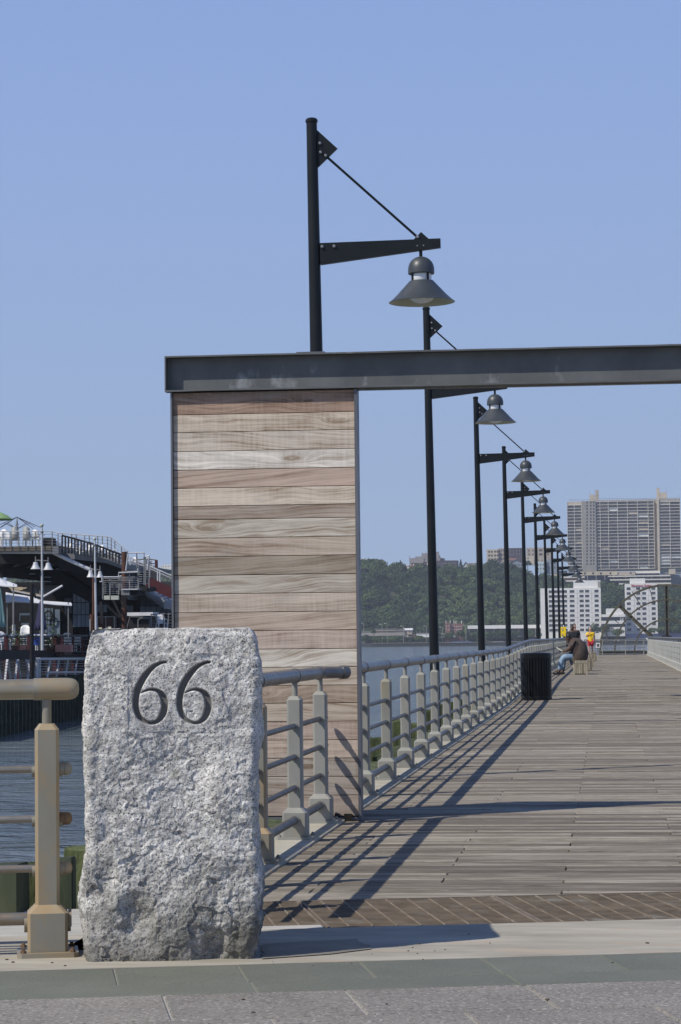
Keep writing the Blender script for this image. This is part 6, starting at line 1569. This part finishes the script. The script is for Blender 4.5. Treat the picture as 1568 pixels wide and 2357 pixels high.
cone_par('bare parasol frame without canvas on the roof terrace', 140, 105, 192, 200, 342, 151, 'r_dark', False, True)
# lamps of the restaurant
def bell_lamp(label, cx0, top, cx1, bot, barz, bells, Y):
    a = A(cx0, top, Y); b = A(cx1, bot, Y); r = thing('twin_lamp_post', label, 'lamp post', tuple(b), 'twin bell lamp posts of the restaurant')
    part(MB().tube([b, a], 0, 12, True, [.085, .05]), 'pole', M['r_pale'], r); part(MB().ball(a + Vector((0, 0, .06)), .105, 14, 10), 'ball_finial', M['crate'], r)
    part(MB().tube([a + Vector((0, 0, -.35)), a + Vector((0, 0, -.28))], .1, 10), 'collar', M['r_grey'], r)
    part(MB().tube([A(bells[0][0] + (bells[0][1] - bells[0][0]) / 2, barz, Y), A((bells[1][0] + bells[1][1]) / 2, barz + 6, Y)], .03, 8), 'cross_arm', M['r_grey'], r)
    for (x0, x1, y0, y1) in bells:
        c = A((x0 + x1) / 2, y0, Y); w = (x1 - x0) / 2 / 3.571 / F * Y; h = (y1 - y0) / 3.571 / F * Y
        part(MB().lathe(c + Vector((0, 0, -h)), [(w, 0), (w * .72, h * .28), (w * .52, h * .62), (w * .42, h * .95), (w * .1, h)], 20, False), 'bell_shade', M['r_pale'], r); part(MB().tube([c, c + Vector((0, 0, .32))], .03, 6), 'stem', M['r_grey'], r)
bell_lamp('twin lamp post with ball finial in front of the roof terrace', 345, 182, 349, 1200, 460, ((250, 336, 474, 534), (354, 440, 480, 540)), 134)
bell_lamp('twin lamp post with ball finial left of the stair tower', 780, 292, 792, 1100, 533, ((711, 780, 544, 600), (790, 856, 550, 602)), 141)
a = A(262, 1470, 126); b = A(262, 655, 126); r = thing('flood_light_post', 'tall dark post with a small tilted light at its top beside the navy parasol', 'post', tuple(a))
part(MB().tube([a, b], 0, 12, True, [.125, .10]), 'pole', M['r_dark'], r); part(MB().bar(b + Vector((-.05, 0, -.1)), b + Vector((.22, 0, -.75)), .14, .10), 'light', M['r_dark'], r, smooth=False)
# plastic chairs
def chair(label, c, rz, s=1.0, stack=1, mt='plastic'):
    r = thing('stacked_chairs' if stack > 1 else 'plastic_chair', label, 'chairs' if stack > 1 else 'chair', tuple(c), 'white plastic chairs on the terraces')
    me = MB(); L = Vector(c)
    def B(x, y, z): return L + Vector((x, y, z)) * s
    for (x, y) in ((-.24, -.22), (.24, -.22), (-.24, .22), (.24, .22)): part(MB().bar(B(x * 1.1, y * 1.1, 0), B(x, y, .42), .05 * s, .05 * s), 'leg', M[mt], r, smooth=False)
    H = .42
    for k in range(stack):
        part(MB().obox(B(0, 0, H + .10 * k), (.27 * s, 0, 0), (0, .25 * s, 0), (0, 0, .02 * s)), 'seat', M[mt], r, smooth=False)
        n = 8; vs = []
        for i in range(n + 1):
            for j in range(4):
                x = (-.26 + .52 * i / n) * (1 - .10 * j / 3); z = H + .03 + .10 * k + (.50 if k == stack - 1 or True else .2) * j / 3 * (1 - .25 * abs(2 * i / n - 1) ** 3); vs.append(B(x, .25 + .03 * j - .10 * abs(2 * i / n - 1) ** 2, z))
        o = part(MB().add(vs, [(4 * i + j, 4 * i + 4 + j, 4 * i + 5 + j, 4 * i + 1 + j) for i in range(n) for j in range(3)]), 'backrest', M[mt], r); m_ = o.modifiers.new('thickness', 'SOLIDIFY'); m_.thickness = .03
    for s_ in (-1, 1): part(MB().tube([B(s_ * .27, -.22, H), B(s_ * .28, -.22, H + .22), B(s_ * .27, .22, H + .24)], .022 * s, 6), 'armrest', M[mt], r)
    r.rotation_euler = (0, 0, rz); return r
chair('tall stack of pale plastic chairs left on the roof terrace', A(125, 346, 147), 3.3, .9, 5, 'plastic_g')
chair('second tall stack of pale plastic chairs right of the first', A(228, 346, 147), 3.0, .9, 5, 'plastic_g')
chair('white plastic chair left of the tall chair stacks', A(52, 341, 147), .4); chair('white round backed chair at the left edge of the roof terrace', A(5, 341, 147.5), -.5, 1.0, 2)
chair('white round backed chair right of the tall chair stacks', A(318, 341, 147.5), 2.6, 1.05)
_n = ['first', 'second', 'third', 'fourth', 'fifth', 'sixth', 'seventh', 'eighth', 'ninth', 'tenth', 'eleventh', 'twelfth']
for i in range(10):
    x = 500 + 52 * i; y = 402 + 2 + (x - 510) * .105 + (18 if x > 880 else 0)
    chair('white plastic chair behind the broad balusters, %s from the left' % _n[i], A(x, y + 6, 148.5 + (i % 3) * .6), random.uniform(-3, 3), .8, 1 + (i % 3 == 0))
for i in range(4): chair('white plastic chair right of the stair tower, %s from the left' % _n[i], A(1075 + 58 * i, 530, 156), random.uniform(-3, 3), .8)
solo(abox(MB(), 352, 276, 425, 340, 147.5, 1.2), 'covered_box', M['r_dark'], 'dark covered box on the roof terrace beside the railing corner', 'box', smooth=False)
r = thing('corner_railing', 'maroon corner railing of the far terrace', 'railing', tuple(A(1240, 520, 155)))
sp(MB().tube([A(1130, 455, 155), A(1230, 452, 155), A(1292, 460, 155)], .05, 6), 'top_rail', 'r_grey'); sp(abox(MB(), 1274, 458, 1292, 560, 154.8, .3), 'corner_post', 'r_red'); sp(MB().tube([A(1130, 485, 155), A(1290, 488, 155)], .03, 6), 'rail', 'r_red')
rp(abox(MB(), 1056, 522, 1292, 545, 154, 6), 'terrace_slab', 'r_grey')
# lower terrace
rp(abox(MB(), 800, 926, 945, 1100, 150, .5), 'bar_front', 'r_brown')
for q_ in ((800, 926, 804, 1100), (868, 926, 872, 1100), (936, 922, 941, 1100), (800, 922, 945, 927)): rp(abox(MB(), *q_, 149.9, .09), 'bar_frame', 'crate')
for q_ in ((811, 1012, 839, 1060), (868, 1006, 914, 1050)): rp(abox(MB(), *q_, 147, .05), 'menu_board', 'paper')
rp(abox(MB(), 738, 945, 744, 1080, 146, .1), 'marker_post', 'r_pale')
r = thing('covered_counter', 'pale blue covered counter right of the stair column', 'counter', tuple(A(1180, 1040, 147)))
sp(abox(MB(), 1046, 888, 1258, 916, 147, 2), 'cover', 'canvas'); sp(abox(MB(), 1060, 917, 1240, 1060, 147.3, 1.4), 'counter_body', 'r_dark'); sp(abox(MB(), 1262, 900, 1325, 922, 148, 1), 'cover', 'canvas')
for pts in (((1040, 1040), (1068, 925), (1235, 930), (1225, 1040)), ((1136, 1040), (1136, 950), (1160, 935), (1225, 940))): sp(MB().tube([A(x, y, 146.5) for x, y in pts], .04, 6), 'barrier_rail', 'r_grey')
railing('terrace_railing', 'steel railing of the lower terrace just left of the plank wall', [(1240, 905), (1330, 900), (1424, 903)], [(1240, 1050), (1424, 1050)], (1244, 1290, 1345, 1385, 1420), .035, 'r_grey', 5, 145)
chair('white plastic chair at the lower terrace beside the plank wall', A(1330, 1040, 146.5), .5, 1.1)
# quayside rails: dark red posts, wavy grey tube
def qz(zx, zy, dy=0): return Q(zx / 3.571, 1160.3 + zy / 3.571, dy)
r = thing('quay_railing', 'railing with maroon posts and sagging grey tubes along the next pier', 'railing', tuple(qz(0, 1250, 6)))
ps = (-60, 52, 145, 240, 348, 452)
for x0, x1 in zip(ps[:-1], ps[1:]):
    sp(MB().tube([qz(x0 + 5, 1084, 6), qz(x0 + 14, 1086, 6), qz((x0 + x1) / 2, 1090, 6), qz(x1 - 18, 1078, 6), qz(x1, 1074, 6)], .075, 8), 'tube', 'r_grey')
    for k in range(5): sp(MB().tube([qz(x0, 1110 + 24 * k, 6), qz(x1, 1110 + 24 * k, 6)], .014, 4), 'wire', 'r_grey')
for x in ps: sp(MB().bar(qz(x, 1440, 6), qz(x, 1076, 6), .22, .22), 'post', 'r_red' if x not in (348,) else 'r_dark')
sp(MB().bar(qz(-60, 1238, 6.2), qz(480, 1238, 6.2), .1, .55), 'planter_rail', 'r_dark')
r = thing('quay_railing', 'dark red railing with five bars beside the granite marker top', 'railing', tuple(qz(560, 1250, 4)))
sp(MB().tube([qz(483, 1082, 4), qz(720, 1080, 4)], .08, 8), 'top_rail', 'r_grey')
for k in range(6): sp(MB().tube([qz(485, 1108 + 26 * k, 4), qz(720, 1108 + 26 * k, 4)], .03, 5), 'bar', 'r_red' if k % 2 else 'r_grey')
for x in (486, 515, 600, 676): sp(MB().bar(qz(x, 1440, 4), qz(x, 1080, 4), .14, .14), 'post', 'r_red')
sp(MB().bar(qz(470, 1262, 4), qz(720, 1262, 4), .2, .3), 'kick_board', 'r_dark')
rp(MB().box(-40, s1.x, 128, 168, -.66, -.60), 'lower_floor', 'r_dark')
def plant(x, y, w, h, label, pot='r_brown'):
    c = qz(x, y, 6.8); r = thing('potted_plant', label, 'plant', tuple(c), 'potted plants along the quay railing')
    part(MB().lathe(c, [(.22, 0), (.30, .42), (.33, .45)], 14), 'pot', M[pot], r); g = np.random.default_rng(int(x)); n = 170
    p = g.normal(size=(n, 3)) * np.array([w, w * .6, h]) * .4 + np.array(c) + np.array([0, 0, .5 + h * .5]); nn = g.normal(size=(n, 3)); a = np.cross(nn, g.normal(size=(n, 3))); a /= np.linalg.norm(a, axis=1)[:, None]; b_ = np.cross(a, nn); b_ /= np.linalg.norm(b_, axis=1)[:, None]
    q = np.stack([p - a * .07, p - b_ * .03, p + a * .07, p + b_ * .03], 1); me = leafmesh('leaves', q, np.clip(.6 + g.normal(size=n) * .2, 0, 1), M['foliage'], tuple(c)); o = bpy.data.objects.new('leaves', me); COL.objects.link(o); o.parent = r
plant(110, 1230, .5, .6, 'leafy potted plant between the first maroon posts'); plant(172, 1225, .3, .4, 'small potted plant with yellow green leaves', 'pink'); plant(432, 1240, .35, 1.3, 'tall climbing potted plant at the end of the sagging tubes'); plant(395, 1235, .3, .5, 'small potted plant left of the tall one')
for i, (x, y, st, lb) in enumerate(((200, 1215, 6, 'stack of white chairs on the lower terrace with a pale cover'), (30, 1215, 2, 'white chairs at the left edge of the lower terrace'), (145, 1210, 1, 'white chair behind the first maroon posts'),
                                (305, 1215, 1, 'white chair below the blue bin'), (560, 1200, 2, 'white chairs behind the five bar railing'), (620, 1205, 1, 'white chair close to the granite marker'), (390, 1215, 1, 'white chair right of the navy parasol'))):
    chair(lb, qz(x, y, 9), .8 * i, 1.1, st)
c = qz(302, 1160, 7); solo(MB().lathe(c, [(.30, 0), (.34, .7), (.36, .72)], 18), 'blue_bin', M['bin_blue'], 'bright blue plastic tub behind the quay railing', 'bin')
a = qz(455, 1215, 5); solo(MB().box(a.x, a.x + 1.0, a.y, a.y + .5, a.z, a.z + .45), 'planter_box', M['pink'], 'pink planter box at the start of the five bar railing', 'planter', smooth=False)
solo(abox(MB(), 160, 895, 258, 912, 140, .1).add(*(lambda m: (m.v, m.f))(abox(MB(), 160, 912, 163, 960, 140, .1))), 'menu_sign', M['crate'], 'pale menu sign under the large white canopy', 'sign', smooth=False)
solo(abox(MB(), 175, 975, 240, 992, 140.5, .05), 'menu_sign', M['crate'], 'small pale menu sign below the larger one', 'sign', smooth=False)
solo(abox(MB(), 100, 990, 118, 1075, 141, .3), 'white_locker', M['plastic'], 'narrow white locker under the large white canopy', 'locker', smooth=False)
solo(MB().prism([(p.x, p.z) for p in (A(392, 1085, 155), A(440, 1085, 155), A(440, 1035, 155), A(414, 1000, 155), A(392, 1030, 155))], 155, 156, 'y'), 'white_kiosk', M['canvas'], 'bright white pointed kiosk in the restaurant doorway', 'kiosk', smooth=False)
solo(abox(MB(), 250, 1068, 380, 1078, 139, 1.2), 'long_table', M['plastic'], 'long white table top right of the dark post', 'table', smooth=False)
rv = thing('round_window', 'round dark framed window on the restaurant glazing', 'window', tuple(A(398, 915, 167)))
mb = MB(); cc = A(398, 915, 167.3); ro = A(430, 915, 167.3).x - cc.x; mb.tube([cc + Vector((math.cos(q_ * math.pi / 12) * ro, 0, math.sin(q_ * math.pi / 12) * ro * 1.15)) for q_ in range(25)], .06, 6); part(mb, 'frame', M['r_dark'], rv)
# galvanised gate and the V shaped fence at the pier side
r = thing('galvanised_gate', 'galvanised wire gate with slanted uprights just left of the granite marker', 'gate', tuple(qz(500, 1440)))
sp(MB().bar(qz(318, 1270, -1), qz(720, 1268, -1), .10, .13), 'top_bar', 'r_pale'); sp(MB().bar(qz(400, 1380, -1), qz(720, 1378, -1), .08, .11), 'middle_bar', 'r_pale')
for x in (414, 487, 562, 636, 710): sp(MB().bar(qz(x, 1272, -1.05), qz(x - 26, 1440, -1.05), .09, .11), 'slanted_upright', 'r_pale')
for k in range(6): sp(MB().tube([qz(330, 1288 + 22 * k, -.9), qz(720, 1286 + 22 * k, -.9)], .014, 4), 'wire', 'r_pale')
for x in (304, 326): sp(MB().bar(qz(x, 1260, -1), qz(x - 2, 1440, -1), .12, .12), 'gate_post', 'r_pale')
for k in range(9): sp(MB().bar(qz(306, 1275 + 18 * k, -1), qz(324, 1270 + 18 * k, -1), .03, .03), 'lattice', 'r_pale')
r = thing('v_fence', 'fence of silver V shaped uprights with thin wires at the left edge', 'fence', tuple(qz(120, 1440)))
for (xt, xb) in ((60, 42), (62, 88), (143, 126), (149, 168), (218, 240), (242, 228), (-20, -36), (-18, 6)): sp(MB().bar(qz(xt, 1280, -1), qz(xb, 1445, -1), .10, .10), 'slanted_upright', 'r_pale')
for k in range(6): sp(MB().tube([qz(-60, 1300 + 24 * k, -.9), qz(300, 1298 + 24 * k, -.9)], .014, 4), 'wire', 'r_grey')

# ------------------------------------------------------------------ haze
hb_ = bpy.data.objects.new('haze', mkmesh('haze', *(lambda m: (m.v, m.f))(MB().box(-1400, 800, -300, 2900, -8, 240)), False)); COL.objects.link(hb_); hb_['kind'] = 'stuff'
hm_ = bpy.data.materials.new('haze_air'); hm_.use_nodes = True; hm_.node_tree.nodes.clear()
ho = hm_.node_tree.nodes.new('ShaderNodeOutputMaterial'); pv = hm_.node_tree.nodes.new('ShaderNodeVolumePrincipled'); hm_.node_tree.links.new(pv.outputs[0], ho.inputs['Volume'])
pv.inputs['Color'].default_value = (.86, .92, 1.0, 1); pv.inputs['Density'].default_value = .00013; pv.inputs['Anisotropy'].default_value = .2
hb_.data.materials.append(hm_)

# ------------------------------------------------------------------ small dirt near the kerb
pb = MB(); g = np.random.default_rng(5)
for (px, py) in ((16, 2208), (30, 2214), (150, 2222), (268, 2205), (284, 2212), (308, 2211), (120, 2215), (950, 2180), (1128, 2170), (1490, 2170), (965, 2172), (940, 2188), (1410, 2215), (1260, 2300), (583, 2330), (560, 2300), (890, 2310)):
    c = G(px, py, .002); r_ = float(g.uniform(.003, .007)); pb.ball(c, r_, 7, 5, (1.3, 1, .6))
for k in range(60):
    c = E(g.uniform(-3.0, 2.0), g.uniform(n_gn - .3, n_cb), .001); pb.ball(c, float(g.uniform(.0015, .004)), 5, 4, (1.3, 1, .6))
o = part(pb, 'grit', M['bark'], None); o['kind'] = 'stuff'; o['label'] = 'loose grit and pebbles on the concrete strip'; o['category'] = 'grit'

# damp patch and scuffs on the concrete strip: thin sheets with outlines of their own
M['damp'] = proc('damp_concrete', (0.15, 0.138, 0.11), (0.24, 0.22, 0.18), 6, rough=.7)
M['scuff'] = proc('scuffed_stone', (0.075, 0.078, 0.062), (0.11, 0.115, 0.092), 9, rough=.8)
def patch(name, pts, mt, z, seed):
    P_ = []; n = len(pts)
    for i in range(n):
        a = pts[i]; b = pts[(i + 1) % n]
        for k in range(10):
            f = k / 10; q_ = G(a[0] + (b[0] - a[0]) * f, a[1] + (b[1] - a[1]) * f, z); w = (vnoise(np.array([[q_.x * 19, q_.y * 19, seed]]), 3)[0] - .5) * .02; P_.append((q_.x + w, q_.y + w, z))
    c = Vector((sum(p[0] for p in P_) / len(P_), sum(p[1] for p in P_) / len(P_), z))
    return struct(MB().add([tuple(c)] + P_, [(0, i + 1, (i + 1) % len(P_) + 1) for i in range(len(P_))]), name, mt, None, False)
patch('damp_patch', [(604, 2172), (700, 2166), (820, 2160), (842, 2172), (856, 2183), (760, 2195), (604, 2206)], M['damp'], .004, 1)
